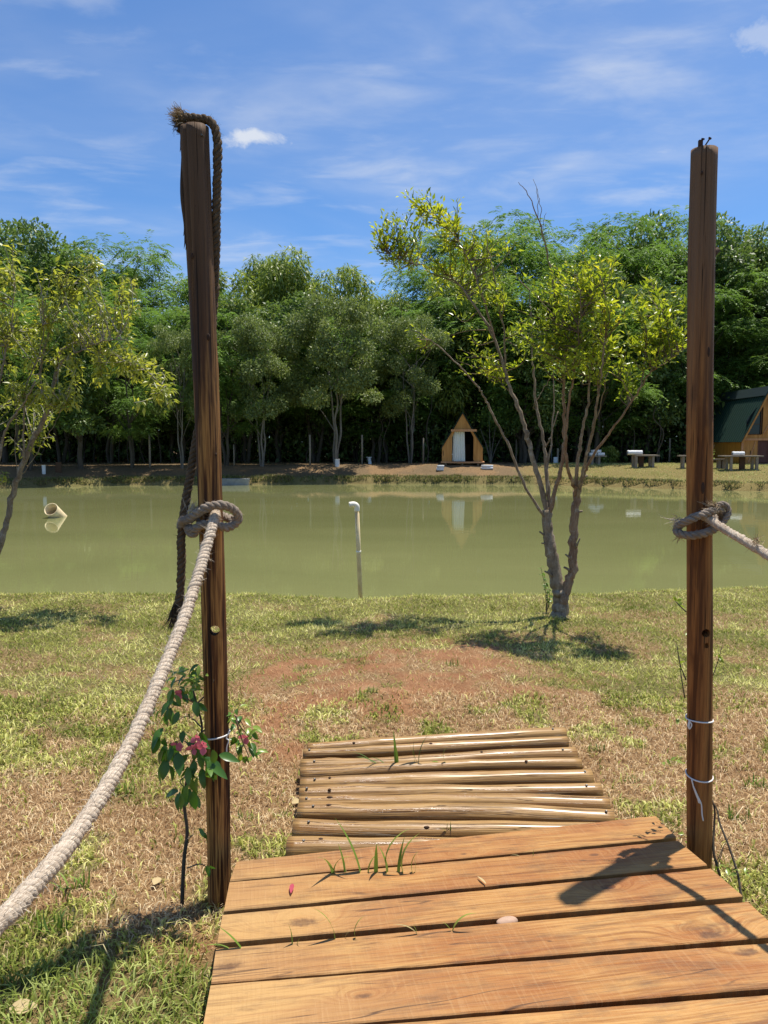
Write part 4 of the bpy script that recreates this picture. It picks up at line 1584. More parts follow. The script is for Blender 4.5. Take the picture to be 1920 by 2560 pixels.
# bare multi-stemmed shrub right of the cabin
b = ground_pt(1226, 1158)
t = thing('bare_shrub', 'bare grey multi-stemmed shrub right of the little cabin', 'shrub', b)
rng = random.Random(4)
for k, (ex, ez, br) in enumerate(((1200, 1070, .03), (1222, 1040, .035), (1240, 1062, .03), (1262, 1078, .022), (1212, 1100, .02))):
    e = at(ex, ez, b[1] + rng.uniform(-.5, .5))
    m = b * .6 + e * .4 + np.array([0, 0, .2])
    build('stem', MB().tube(spline([b - [0, 0, .1], m, e], 6), np.linspace(br * 1.3, .008, 13), 6), M['bark_far'], t, smooth=True)
n = 500
rg = np.random.default_rng(17)
P = at(1232, 1040, b[1]) + rg.normal(size=(n, 3)) * np.array([.6, .6, .45])
D = unit(rg.normal(size=(n, 3)) + np.array([0, 0, -.6])); Nn = unit(rg.normal(size=(n, 3)) * .5 + np.array([0, 0, 1.]))
Ln = rg.uniform(.12, .28, n)
V, Fq = leaf_quads(P, D, Nn, Ln, Ln * .3)
np_mesh('foliage', V, Fq, M['leaf_feather'], t, origin=b, var=np.repeat(np.clip(rg.normal(.45, .2, n), 0, 1), 4))

# concrete block at the far water's edge
Yb = float(far_shore(np.array([at(588, 1208, 40)[0]]))[0]) - .25
c0 = at(549, 1197, Yb); c1 = at(620, 1197, Yb)
zt = c0[2]
o = build('concrete_block', MB().box(((c0[0] + c1[0]) / 2, Yb + .5, (zt - .9) / 2), (c1[0] - c0[0], 1.0, zt + .9)), M['concrete'], None, origin=((c0[0] + c1[0]) / 2, Yb, WATER_Z), bevel=.02)
tag(o, 'grey concrete block at the far water edge behind the left rope post', 'concrete block')

# ------------------------------------------------------------------ pipes in the pond
b = on_z(146, 1292, WATER_Z)
Yp = b[1]
e0 = at(127, 1273, Yp - .42)
d = unit(e0 - b)
mb = MB()
Rp = 17 / 1920 * Yp
path = [b - d * .7, b, e0]
mb.tube(path, Rp, 28, cap=False)
inner = MB()
inner.tube(path, Rp * .90, 28, cap=False)
inner.f = [f[::-1] for f in inner.f]
mb.add(inner.v, inner.f)
n = 28
mb.f += [(2 * n + k, 2 * n + (k + 1) % n, 5 * n + (k + 1) % n, 5 * n + k) for k in range(n)]
o = build('drain_pipe', mb, M['pvc'], None, origin=b, smooth=True)
tag(o, 'fat cream plastic pipe sticking slantwise out of the pond', 'pipe')

bx = at(901, 1490, 9.35)
tx = at(892, 1268, 9.2)
t = thing('standpipe', 'thin weathered white pipe with elbow standing at the near bank', 'pipe', (bx[0], bx[1], WATER_Z))
low = bx + (bx - tx) * .35
build('pipe', MB().tube([low, bx * .5 + tx * .5, tx], .028, 14), M['pvc'], t, smooth=True)
build('joint', MB().tube([tx * .52 + bx * .48, tx * .495 + bx * .505], .031, 14), M['pvc_white'], t, smooth=True)
el = spline([tx - [0, 0, .05], tx + [0, 0, .01], tx + [-.035, -.01, .035], tx + [-.09, -.02, .030]], 5)
build('elbow', MB().tube(el, .034, 14), M['pvc_white'], t, smooth=True)

# ------------------------------------------------------------------ rope posts
def boolean_hole(o, path, r):
    mb = MB(); mb.tube(path, r, 18)
    cut = build('cutter', mb, M['hole'])
    md = o.modifiers.new('hole', 'BOOLEAN'); md.operation = 'DIFFERENCE'; md.object = cut; md.solver = 'EXACT'
    bpy.context.view_layer.update()
    dg = bpy.context.evaluated_depsgraph_get()
    me = bpy.data.meshes.new_from_object(o.evaluated_get(dg))
    o.modifiers.clear()
    old = o.data; o.data = me
    bpy.data.meshes.remove(old)
    cm = cut.data
    bpy.data.objects.remove(cut); bpy.data.meshes.remove(cm)


def post(name, label, axis_px, Y, rads, mat, seed, groove=None, bulges=()):
    pts = [at(px, py, Y) for px, py in axis_px]
    base = pts[-1].copy()
    t0 = base.copy()
    ext = base + unit(pts[-1] - pts[-2]) * .9
    zs = pts + [ext]
    path, s = resample(spline(zs, 10), .03)
    n = len(path)
    frac = np.linspace(0, 1, len(rads))
    R = np.interp(np.linspace(0, 1, n), frac, rads)
    rng = np.random.default_rng(seed)
    ph = rng.uniform(0, 6, 8)

    def wob(i, a, r):
        z = path[i][2]
        k = 1 + .022 * math.sin(2 * a + ph[0] + z * 1.1) + .018 * math.sin(3 * a + ph[1] - z * 1.7) + .010 * math.sin(7 * a + ph[2] + z * 3) + .012 * math.sin(z * 9 + ph[3])
        k += .010 * (float(vnoise(np.array([a * 6.0]), np.array([z * 3]), seed)[0]) - .5) * 2
        if groove:
            for ga, z0, z1, dep, wd in groove:
                if z0 < z < z1:
                    d = abs((a - ga + math.pi) % (2 * math.pi) - math.pi)
                    if d < wd: k -= dep * (1 - d / wd) * min(1, (z - z0) / .25)
        for bz, ba, amp, wz, wa in bulges:
            d = abs((a - ba + math.pi) % (2 * math.pi) - math.pi)
            k += amp * math.exp(-((z - bz) / wz) ** 2 - (d / wa) ** 2)
        return r * k
    mb = MB()
    mb.tube(path, R, 44, wob=wob)
    gz = float(height(base[0], base[1]))
    o = build(name, mb, M[mat], None, origin=(base[0], base[1], gz), smooth=True)
    me = o.data
    for p in me.polygons:
        if len(p.vertices) > 8: p.use_smooth = False
    tag(o, label, 'post', 'posts carrying the rope')
    return o, path


YL, YR = 2.82, 2.97
LEFT_AX = [(486, 319), (497, 560), (509, 810), (519, 1040), (526, 1250), (533, 1500), (539, 1736), (545, 2000), (550, 2310)]
RIGHT_AX = [(1761, 374), (1755, 600), (1752, 810), (1750, 1050), (1749, 1273), (1749, 1500), (1749, 1736), (1748, 2000), (1748, 2262)]


def z_at(py, Y, px=960): return float(at(px, py, Y)[2])


post_l, path_l = post('rope_post', 'dark weathered left post with a rope draped over its top', LEFT_AX, YL, [.0505, .048, .046, .0455, .046, .0455, .045, .046, .046, .046], 'post_left', 3,
    groove=[(0.55, z_at(900, YL), 9, .22, .16), (5.2, z_at(700, YL), 9, .14, .10)],
    bulges=[(z_at(378, YL), math.pi, .14, .05, .5), (z_at(930, YL), 4.9, .05, .06, .3)])
post_r, path_r = post('rope_post', 'brown right post with bent nails on its flat top', RIGHT_AX, YR, [.0475, .047, .0465, .0465, .047, .0475, .048, .048, .048, .048], 'post_right', 8,
    groove=[(0.25, z_at(640, YR), 9, .10, .10)],
    bulges=[(z_at(1072, YR), 0.0, .10, .05, .6), (z_at(560, YR), math.pi, .06, .06, .6), (z_at(640, YR), 0, .05, .05, .5)])

hl = at(538, 1573, YL)
boolean_hole(post_l, [hl + [.020, -.12, .014], hl, hl + [-.020, .12, -.014]], .0185)
hr = at(1765, 1585, YR - .045)
boolean_hole(post_r, [hr + [.0, -.06, .0], hr + [0.0, .055, .006]], .0165)
hr2 = at(1767, 1611, YR - .045)
boolean_hole(post_r, [hr2 + [.0, -.06, .0], hr2 + [0.0, .02, -.006]], .0105)
for o in (post_l, post_r):
    for p in o.data.polygons:
        p.use_smooth = len(p.vertices) <= 4


def sliver(parent, pts, w, mat='splinter'):
    pts = [as_np(p) for p in pts]
    mb = MB()
    n = len(pts)
    mb.tube(spline(pts, 4), np.concatenate([np.linspace(w * .5, w, (n - 1) * 2), np.linspace(w, w * .15, (n - 1) * 2 + 1)]), 5)
    return build('splinter', mb, M[mat], parent)


sliver(post_l, [at(455, 395, YL - .01), at(454, 480, YL - .02), at(462, 560, YL - .02), at(459, 590, YL - .02)], .006)
sliver(post_l, [at(462, 560, YL - .02), at(463, 600, YL - .02), at(460, 622, YL - .025)], .0035)
sliver(post_l, [at(466, 590, YL - .015), at(466, 612, YL - .02), at(464, 625, YL - .02)], .003)
sliver(post_l, [at(456, 330, YL), at(447, 327, YL), at(441, 328, YL - .01)], .008)
sliver(post_l, [at(452, 345, YL), at(453, 360, YL - .01), at(450, 380, YL - .01)], .004)
sliver(post_r, [at(1785, 540, YR), at(1784, 600, YR), at(1783, 620, YR)], .004)
# stub of a branch on the right post
kb = at(1781, 632, YR)
mb = MB(); mb.tube([kb - [.02, 0, .03], kb + [.006, -.005, 0], kb + [.020, -.008, .012]], [.018, .013, .009], 8)
build('branch_stub', mb, M['splinter'], post_r, smooth=True)
# small knots where twigs were cut, set into the faces
for (po, px, py, Y, r, s) in ((post_l, 521, 843, YL - .044, .010, 1.6), (post_l, 489, 515, YL - .046, .006, 2.4), (post_l, 480, 640, YL - .046, .008, 1.8), (post_r, 1771, 880, YR - .044, .010, 2.4), (post_r, 1757, 1220, YR - .0455, .011, 2.6), (post_r, 1755, 432, YR - .046, .007, 1.3), (post_l, 540, 1137, YL - .044, .006, 1.5)):
    c = at(px, py, Y)
    bm = bmesh.new(); bmesh.ops.create_uvsphere(bm, u_segments=12, v_segments=8, radius=1)
    bm.verts.index_update()
    mb = MB(); mb.add([(c[0] + v.co.x * r * .62, c[1] + v.co.y * .003, c[2] + v.co.z * r * s * .8) for v in bm.verts], [tuple(v.index for v in f.verts) for f in bm.faces]); bm.free()
    build('wood_knot', mb, M['knot_wood'], po, smooth=True)
# nails in the post tops
tr = at(1755, 361, YR)
for a, b_ in (((1750, 370), (1757, 349)), ((1759, 370), (1774, 347))):
    n0, n1 = at(*a, YR - .03), at(*b_, YR - .035)
    mb = MB(); mb.tube([n0 - [0, 0, .02], n0, n1], .0028, 7)
    nl = build('nail', mb, M['rust'], post_r)
    mb = MB(); mb.tube([n1, n1 + unit(n1 - n0) * .004], .0062, 9)
    build('nail_head', mb, M['rust'], nl)
nb = MB(); nb.box(at(1751, 364, YR - .03) + [0, 0, .008], (.014, .012, .022)); build('nail_clinch', nb, M['rust'], post_r)
c = at(504, 336, YL - .05)
nb = MB(); nb.tube([c + [0, .02, 0], c], .0035, 8); build('nail', nb, M['screw'], post_l)


# ------------------------------------------------------------------ ropes
def strands(parent, pts, R, lay, mat, n=3, step=None, smooth_n=10, taper=None, phase=0.0):
    path, s = resample(spline(pts, smooth_n), step or R * .34)
    N = len(path)
    T = np.gradient(path, axis=0); T = unit(T)
    u = np.cross(T[0], [0, 0, 1.0]);
    if np.linalg.norm(u) < .2: u = np.cross(T[0], [1.0, 0, 0])
    u = u / np.linalg.norm(u)
    Us = []
    for i in range(N):
        u = u - T[i] * np.dot(u, T[i]); u /= np.linalg.norm(u); Us.append(u)
    Us = np.array(Us); Ws = np.cross(T, Us)
    k0 = {3: .50, 4: .58}.get(n, .5); r0 = {3: .53, 4: .47}.get(n, .5)
    for q in range(n):
        wander = np.interp(s, np.linspace(0, s[-1], max(4, int(s[-1] / .12))), np.random.default_rng(N).normal(size=max(4, int(s[-1] / .12)))) * .10
        a = 2 * math.pi * (s / lay + wander + q / n) + phase
        c = path + (Us * np.cos(a)[:, None] + Ws * np.sin(a)[:, None]) * R * k0
        rgn = np.random.default_rng(int(1000 * abs(path[0][0])) + q)
        rad = R * r0 * (1 + .10 * (np.interp(s, np.linspace(0, s[-1], N // 6 + 3), rgn.normal(size=N // 6 + 3))))
        c = c + np.stack([np.interp(s, np.linspace(0, s[-1], N // 9 + 3), rgn.normal(size=N // 9 + 3)) for _ in range(3)], 1) * R * .05
        if taper is not None: rad = rad * taper(s / s[-1])
        mb = MB(); mb.tube(c, rad, 9)
        build('strand', mb, M[mat], parent, smooth=True, fib=True)
    return path


def fibres(name, parent, P0, D0, n, L, mat, seed, spread=.5, w=.0012, curl=.25, origin_jit=.01):
    rng = np.random.default_rng(seed)
    P0 = np.array(P0); D0 = np.array(D0, float)
    if P0.ndim == 1: P0 = np.repeat(P0[None], n, 0)
    if D0.ndim == 1: D0 = np.repeat(D0[None], n, 0)
    P = P0 + rng.normal(size=(n, 3)) * origin_jit
    D = unit(unit(D0) + rng.normal(size=(n, 3)) * spread)
    ln = rng.uniform(.4, 1, n) * L
    bend = rng.normal(size=(n, 3)) * curl
    S = unit(np.cross(D, rng.normal(size=(n, 3)))) * w
    m = P + D * (ln * .5)[:, None]
    e = P + (D + bend) * ln[:, None]
    V = np.stack([P - S, P + S, m + S * .8, m - S * .8, e + S * .35, e - S * .35], 1).reshape(-1, 3)
    b = np.arange(n) * 6
    fs = np.concatenate([np.stack([b, b + 1, b + 2, b + 3], 1), np.stack([b + 3, b + 2, b + 4, b + 5], 1)])
    o = np_mesh(name, V, fs, M[mat], parent, origin=world_loc(parent))
    o['kind'] = 'stuff'
    return o


def fuzz_along(parent, path, R, n, mat, seed, L=.012):
    rng = np.random.default_rng(seed)
    i = rng.integers(0, len(path), n)
    d = rand_dir(rng, n)
    fibres('loose_fibre', parent, path[i] + d * R * .85, d, n, L, mat, seed + 1, .9, .0007, .6, .001)


# left handrail rope
lr = thing('handrail_rope', 'pale thick handrail rope sweeping from the left post towards the lower left', 'rope', at(540, 1290, 2.77), 'handrail ropes of the footbridge')
lp = [at(541, 1280, 2.80), at(537, 1292, 2.765), at(527, 1330, 2.70), at(505, 1405, 2.60), at(460, 1545, 2.38), at(402, 1690, 2.13), at(331, 1850, 1.89), at(243, 2005, 1.66), at(147, 2140, 1.46), at(40, 2262, 1.29), at(-120, 2420, 1.10), at(-420, 2700, .86)]
pl = strands(lr, lp, .0192, .046, 'rope_pale', 3, step=.0045)
fuzz_along(lr, pl, .0192, 3200, 'fibre_pale', 5, .015)
kl = [at(452, 1318, 2.86), at(458, 1300, 2.80), at(474, 1297, 2.775), at(496, 1280, 2.752), at(524, 1266, 2.742), at(552, 1263, 2.744), at(578, 1270, 2.76), at(595, 1290, 2.79), at(588, 1309, 2.795), at(565, 1319, 2.765), at(540, 1313, 2.75), at(508, 1311, 2.752), at(488, 1322, 2.765), at(474, 1322, 2.80), at(466, 1308, 2.86), at(490, 1290, 2.90), at(525, 1286, 2.908), at(560, 1290, 2.90), at(582, 1300, 2.86)]
k = strands(lr, kl, .0170, .060, 'rope_mid', 3)
fuzz_along(lr, k, .017, 700, 'fibre_mid', 15)
kl2 = [at(472, 1312, 2.83), at(470, 1330, 2.80), at(484, 1337, 2.77), at(494, 1326, 2.762), at(500, 1312, 2.77), at(498, 1298, 2.81)]
strands(lr, kl2, .012, .045, 'rope_mid', 3)
fibres('frayed_end', lr, at(478, 1278, 2.80), unit(np.array([.6, 0, .6])), 90, .045, 'fibre_pale', 21, .5, .0011)

# dark rope draped over the left post
hr_ = thing('draped_rope', 'dark old rope hanging over the top of the left post, ends frayed', 'rope', at(500, 300, YL))
dp = [at(449, 300, YL - .005), at(466, 294, YL), at(490, 297, YL), at(515, 298, YL), at(530, 308, YL), at(540, 328, YL), at(544, 370, YL), at(543, 450, YL + .005), at(541, 560, YL + .01), at(538, 680, YL + .03), at(531, 800, YL + .055), at(517, 930, YL + .07), at(500, 1050, YL + .065), at(485, 1130, YL + .05), at(472, 1210, YL + .03), at(461, 1275, YL + .015), at(453, 1340, YL + .01), at(453, 1420, YL + .01), at(451, 1480, YL + .01), at(445, 1512, YL + .01)]
pd = strands(hr_, dp, .0165, .064, 'rope_dark', 3)
fuzz_along(hr_, pd, .0165, 900, 'fibre_dark', 31, .01)
fibres('frayed_end', hr_, at(446, 1512, YL + .01), at(430, 1562, YL) - at(446, 1512, YL + .01), 240, .10, 'fibre_dark', 33, .13, .0014, .08, .009)
fibres('frayed_end', hr_, at(456, 296, YL), np.array([-.8, -.1, .30]), 520, .036, 'fibre_mid', 35, .42, .0014, .25, .010)
fibres('frayed_end', hr_, at(452, 308, YL), np.array([-.7, -.1, -.5]), 150, .028, 'fibre_dark', 36, .5, .0013, .3, .009)
for (a, b_) in (((462, 303), (457, 280)), ((484, 299), (481, 293)), ((494, 297), (494, 291))):
    mb = MB(); q = at(*a, YL - .012); w = at(*b_, YL - .012); mb.tube([q, (q + w) / 2, w], [.006, .006, .0045], 7)
    build('cut_yarn', mb, M['fibre_dark'], hr_)

# right handrail rope
rr = thing('handrail_rope', 'grey-white handrail rope leaving the right post towards the right edge', 'rope', at(1775, 1300, YR - .06), 'handrail ropes of the footbridge')
rp = [at(1758, 1290, YR - .055), at(1778, 1302, YR - .075), at(1800, 1316, 2.85), at(1867, 1356, 2.73), at(1920, 1388, 2.63), at(2048, 1465, 2.40), at(2300, 1605, 2.05), at(2800, 1850, 1.6)]
pr_ = strands(rr, rp, .0168, .044, 'rope_pale', 3, step=.0045)
fuzz_along(rr, pr_, .018, 900, 'fibre_pale', 45, .014)
kr = [at(1808, 1300, YR + .01), at(1800, 1276, YR - .04), at(1778, 1279, YR - .075), at(1752, 1287, YR - .083), at(1726, 1298, YR - .078), at(1704, 1309, YR - .055), at(1692, 1322, YR - .01), at(1700, 1334, YR - .055), at(1725, 1339, YR - .078), at(1752, 1335, YR - .082), at(1778, 1326, YR - .07), at(1798, 1312, YR - .03), at(1796, 1298, YR + .04), at(1760, 1294, YR + .075), at(1715, 1304, YR + .06), at(1694, 1314, YR + .02)]
k = strands(rr, kr, .0165, .062, 'rope_mid', 3)
fuzz_along(rr, k, .0165, 500, 'fibre_mid', 49)
lo = [at(1788, 1322, YR - .05), at(1812, 1300, YR - .055), at(1822, 1278, YR - .05), at(1812, 1262, YR - .05), at(1796, 1262, YR - .055), at(1788, 1274, YR - .065)]
strands(rr, lo, .012, .05, 'rope_mid', 3)
fibres('frayed_end', rr, at(1790, 1268, YR - .06), np.array([-.5, -.2, .15]), 160, .045, 'fibre_mid', 51, .5, .0012, .35, .006)
fibres('frayed_end', rr, at(1700, 1338, YR - .04), np.array([-.4, -.1, -.8]), 26, .05, 'fibre_mid', 53, .35, .0012, .2, .004)
fibres('frayed_end', rr, at(1695, 1300, YR - .02), np.array([-.8, -.1, -.1]), 40, .06, 'fibre_pale', 55, .45, .0010, .4, .006)
q = at(1892, 1358, 2.67)
fibres('frayed_end', rr, q, np.array([-.2, -.2, .6]), 60, .03, 'fibre_mid', 57, .7, .0010, .6, .008)


# ------------------------------------------------------------------ white strings tied on the posts
def string_tie(label, ax, Y, R, py_l, py_m, py_r, tail, yoff=0.0):
    cx = np.interp(py_m, [p[1] for p in ax], [p[0] for p in ax])
    c = at(cx, (py_l + py_r) / 2, Y)
    t = thing('string_tie', label, 'string', c, 'white strings tied round the posts')
    zf = at(cx, py_m, Y - R)[2]; zl = at(cx, py_l, Y)[2]; zr = at(cx, py_r, Y)[2]
    pts = []
    for k in range(33):
        a = 2 * math.pi * k / 32
        x = math.cos(a) * R; y = math.sin(a) * R
        z = (zl + zr) / 2 + (zr - zl) / 2 * math.cos(a) + ((zf - (zl + zr) / 2) * -math.sin(a) if math.sin(a) < 0 else .01 * math.sin(a))
        pts.append((c[0] + x, c[1] + y, z))
    build('loop', MB().tube(pts, .0030, 7), M['string'], t, smooth=True)
    for tl in tail:
        build('tail', MB().tube(spline([at(px, py, Y - R - .004) for px, py in tl], 5), .0026, 6), M['string'], t, smooth=True)
    return t


string_tie('white string tied round the left post above the flowering plant', LEFT_AX, YL, .0485, 1841, 1848, 1832, [[(571, 1834), (566, 1846), (572, 1852), (567, 1868), (567, 1892)], [(571, 1832), (575, 1826)]])
string_tie('upper of two white strings tied round the right post', RIGHT_AX, YR, .0505, 1797, 1807, 1799, [[(1722, 1801), (1729, 1812), (1724, 1822), (1720, 1815), (1723, 1803)], [(1724, 1804), (1722, 1822)]])
string_tie('lower of two white strings tied round the right post, with long tail', RIGHT_AX, YR, .0505, 1936, 1956, 1938, [[(1729, 1949), (1735, 1972), (1745, 1998), (1752, 2006), (1747, 2006), (1745, 1995)], [(1733, 1965), (1745, 1992), (1753, 2010), (1755, 2035), (1758, 2052)]])


# ------------------------------------------------------------------ deck of the footbridge
dk0 = on_deck(600, 2200)
da = on_deck(560, 2276); db = on_deck(1768, 2162)
PLANK_ANG = math.atan2(db[1] - da[1], db[0] - da[0])
for px, py, r in ((757, 2306, .030), (572, 2417, .022), (908, 2490, .014), (1486, 2137, .013), (1522, 2220, .015), (1775, 2337, .026), (1868, 2380, .024), (1160, 2135, .008)):
    k = on_deck(px, py); PLANK_KNOTS.append((k[0], k[1], r))
mk('plank', m_plank)
deck = thing('plank_deck', 'orange-brown plank deck end of the footbridge in the foreground', 'deck', (on_deck(1000, 2300)[0], on_deck(1000, 2300)[1], 0))
PL = [((592, 2153), (1638, 2039), (1690, 2092), (575, 2201)),
      ((574, 2205), (1694, 2101), (1768, 2162), (560, 2276)),
      ((557, 2286), (1776, 2171), (1856, 2239), (543, 2356)),
      ((540, 2371), (1868, 2253), (1960, 2338), (528, 2457)),
      ((527, 2461), (1975, 2352), (2065, 2456), (503, 2588))]
quads = [[on_deck(*p) for p in q] for q in PL]
q5 = quads[-1]
stepL = q5[3] - quads[-2][3]; stepR = q5[2] - quads[-2][2]
for k in range(1, 5):
    quads.append([q5[0] + stepL * k, q5[1] + stepR * k, q5[2] + stepR * k, q5[3] + stepL * k])
rngp = np.random.default_rng(12)
TH = .042
for qi, (fl_, fr_, nr_, nl_) in enumerate(quads):
    nseg = 46
    top_f, top_n = [], []
    tiltz = rngp.uniform(-.002, .002, 2)
    for i in range(nseg + 1):
        f = i / nseg
        pf = fl_ + (fr_ - fl_) * f; pn = nl_ + (nr_ - nl_) * f
        cr = unit(pf - pn)
        x = pf[0] * 7 + qi * 13.7
        pf = pf + cr * .0035 * (float(vnoise(np.array([x * 3.0]), np.array([1.5]), 5)[0]) - .5)
        ch = float(vnoise(np.array([x * 6.0]), np.array([7.5]), 6)[0])
        pn = pn + cr * (.0035 * (float(vnoise(np.array([x * 3.0]), np.array([3.5]), 5)[0]) - .5) + (.006 * max(0, ch - .78) / .22))
        top_f.append(pf); top_n.append(pn)
    mb = MB()
    nn = nseg + 1
    ins = .0035
    rowsv = []
    dn = np.array([0, 0, -1.0])
    ring = []
    for i in range(nn):
        cr = unit(top_f[i] - top_n[i])
        ring.append([top_f[i] + dn * TH, top_f[i] + dn * ins, top_f[i] - cr * ins, top_n[i] + cr * ins, top_n[i] + dn * ins, top_n[i] + dn * TH])
    vs = [p for r_ in ring for p in r_]
    fs = []
    for i in range(nn - 1):
        for k in range(6):
            k2 = (k + 1) % 6
            fs.append((i * 6 + k, (i + 1) * 6 + k, (i + 1) * 6 + k2, i * 6 + k2))
    fs.append(tuple(range(6))); fs.append(tuple(range((nn - 1) * 6, nn * 6))[::-1])
    mb.add(vs, fs)
    pk = build('plank', mb, M['plank'], deck)
    if qi == 2:
        # burl bulging into the gap
        c = on_deck(1268, 2297) + [0, .0, -.010]
        bm = bmesh.new(); bmesh.ops.create_icosphere(bm, subdivisions=3, radius=1); bm.verts.index_update()
        m2 = MB()
        ca, sa = math.cos(PLANK_ANG), math.sin(PLANK_ANG)
        for v in bm.verts: pass
        m2.add([(c[0] + v.co.x * .036 * ca - v.co.y * .02 * sa, c[1] + v.co.x * .036 * sa + v.co.y * .02 * ca, c[2] + v.co.z * .014 * (1 + .3 * v.co.x)) for v in bm.verts], [tuple(v.index for v in f.verts) for f in bm.faces]); bm.free()
        mk('burl', m_plain((.50, .33, .23), .7, .3, .5, 40))
        build('burl', m2, M['burl'], pk, smooth=True)
# bearers under the planks
for f0 in (.10, .5, .88):
    a = quads[0][0] + (quads[0][1] - quads[0][0]) * f0 + (quads[0][3] - quads[0][0]) * .3
    b_ = quads[-1][3] + (quads[-1][2] - quads[-1][3]) * f0
    w = .035
    poly = [a + [-w, 0, -TH - .002], a + [w, 0, -TH - .002], a + [w, 0, -TH - .10], a + [-w, 0, -TH - .10]]
    build('bearer', MB().prism(poly, b_ - a), M['plank_dark'], deck)
    for g_ in (.08, .9):
        c = a + (b_ - a) * g_
        build('support_post', MB().box((c[0], c[1], (c[2] - TH - .1) / 2 - .06), (.08, .08, max(.05, c[2] - TH - .1) + .1)), M['plank_dark'], deck)


# ------------------------------------------------------------------ log platform
LOGS = [((768, 1872), (1409, 1830), .040, .042), ((757, 1886), (1418, 1857), .034, .036), ((751, 1909), (1440, 1884), .046, .046), ((751, 1930), (1452, 1908), .038, .036),
        ((751, 1953), (1479, 1940), .048, .050), ((749, 1984), (1501, 1975), .046, .044), ((748, 2003), (1520, 2007), .040, .046), ((746, 2021), (1533, 2040), .050, .048), ((735, 2060), (1520, 2075), .056, .050), ((720, 2108), (1560, 2120), .056, .054)]
base = on_z(1100, 1960, 0)
plat = thing('log_platform', 'step platform of varnished round logs between deck and lawn', 'platform', base)
rngl = np.random.default_rng(21)
screw_px = {1: [(772, 1884)], 2: [(777, 1921), (1409, 1898)], 4: [(788, 1966), (1472, 1926)], 5: [(776, 1972), (1470, 1987)], 6: [(776, 1998)], 7: [(783, 2031), (1507, 2048)], 8: [(771, 2043)], 9: [(767, 2082)], 0: [(1378, 1840)]}
for li, (a_, b_, r0, r1) in enumerate(LOGS):
    zt = .115
    A = on_z(*a_, zt - .03); B = on_z(*b_, zt - .03)
    A[2] = B[2] = zt - (r0 + r1) / 2 + rngl.uniform(-.004, .004)
    nseg = 40
    ph = rngl.uniform(0, 6, 6)
    perp = unit(np.cross(B - A, [0, 0, 1.0]))
    path = [A + (B - A) * i / nseg + perp * .011 * math.sin(i / nseg * 4 + ph[0]) + np.array([0, 0, .004 * math.sin(i / nseg * 5 + ph[1])]) for i in range(nseg + 1)]
    kn = [(rngl.uniform(.1, .9), rngl.uniform(0, 6.28), rngl.uniform(.05, .13)) for _ in range(3)]

    def wob(i, a, r, kn=kn, ph=ph):
        f = i / nseg
        k = 1 + .05 * math.sin(f * 8 + ph[2]) + .03 * math.sin(f * 21 + ph[5]) + .03 * math.sin(2 * a + ph[3] + f * 5) + .018 * math.sin(5 * a + ph[4] + f * 7)
        for (kf, ka, amp) in kn:
            d = abs((a - ka + math.pi) % (2 * math.pi) - math.pi)
            k += amp * math.exp(-((f - kf) / .022) ** 2 - (d / .5) ** 2)
        return r * k
    mb = MB(); mb.tube(path, np.linspace(r0, r1, nseg + 1) * .95, 20, wob=wob)
    lg = build('log', mb, M['log'], plat, smooth=True, fib=True)
    for p in lg.data.polygons:
        if len(p.vertices) > 8: p.use_smooth = False
    # sunken knots
    for (kf, ka, amp) in kn[:1]:
        i = int(kf * nseg)
        dirp = np.array([0, -.55, .83]) if rngl.uniform() < .5 else np.array([0, -.2, .97])
        rr_ = r0 + (r1 - r0) * kf
        c = path[i] + dirp * rr_ * 1.015
        bm = bmesh.new(); bmesh.ops.create_uvsphere(bm, u_segments=10, v_segments=6, radius=1); bm.verts.index_update()
        m2 = MB(); sx = rngl.uniform(.007, .016)
        m2.add([(c[0] + v.co.x * sx, c[1] + v.co.y * .007, c[2] + v.co.z * .005) for v in bm.verts], [tuple(v.index for v in f.verts) for f in bm.faces]); bm.free()
        build('wood_knot', m2, M['knot_wood'], lg, smooth=True)
    for (sx, sy) in screw_px.get(li, []):
        f = (sx - a_[0]) / (b_[0] - a_[0])
        i = int(np.clip(round(f * nseg), 1, nseg - 1))
        rr_ = r0 + (r1 - r0) * f
        dirp = unit(np.array([0, -.35, .94])); c = path[i] + dirp * rr_ * .99
        build('screw', MB().tube([c - dirp * .01, c + dirp * .004, c + dirp * .006], [.006, .006, .004], 8), M['screw'], lg)
for f in (.06, .93):
    A = on_z(LOGS[0][0][0] + f * 640, 1866 - f * 40, .03); B = on_z(LOGS[9][0][0] + f * 820, 2110, .03)
    A[2] = B[2] = -.005
    build('bearer', MB().tube([A, (A + B) / 2, B], .035, 10), M['plank_dark'], plat, smooth=True)


# ------------------------------------------------------------------ the two near trees
def leaf_fold(P, D, Nn, L, W, curl):
    S = unit(np.cross(D, Nn))
    Nn = np.cross(S, D)
    Lc = L[:, None]; Wc = W[:, None] / 2; k = curl[:, None]
    mid = P + D * Lc * .5 - Nn * Wc * .35 + Nn * Lc * .10 * 0
    tip = P + D * Lc - Nn * Lc * k
    q1 = P + D * Lc * .38
    V = np.stack([P, q1 + S * Wc + Nn * Wc * .25, tip, q1 - S * Wc + Nn * Wc * .25, mid], 1).reshape(-1, 3)
    b = np.arange(len(P)) * 5
    return V, np.concatenate([np.stack([b, b + 1, b + 2, b + 4], 1), np.stack([b, b + 4, b + 2, b + 3], 1)])


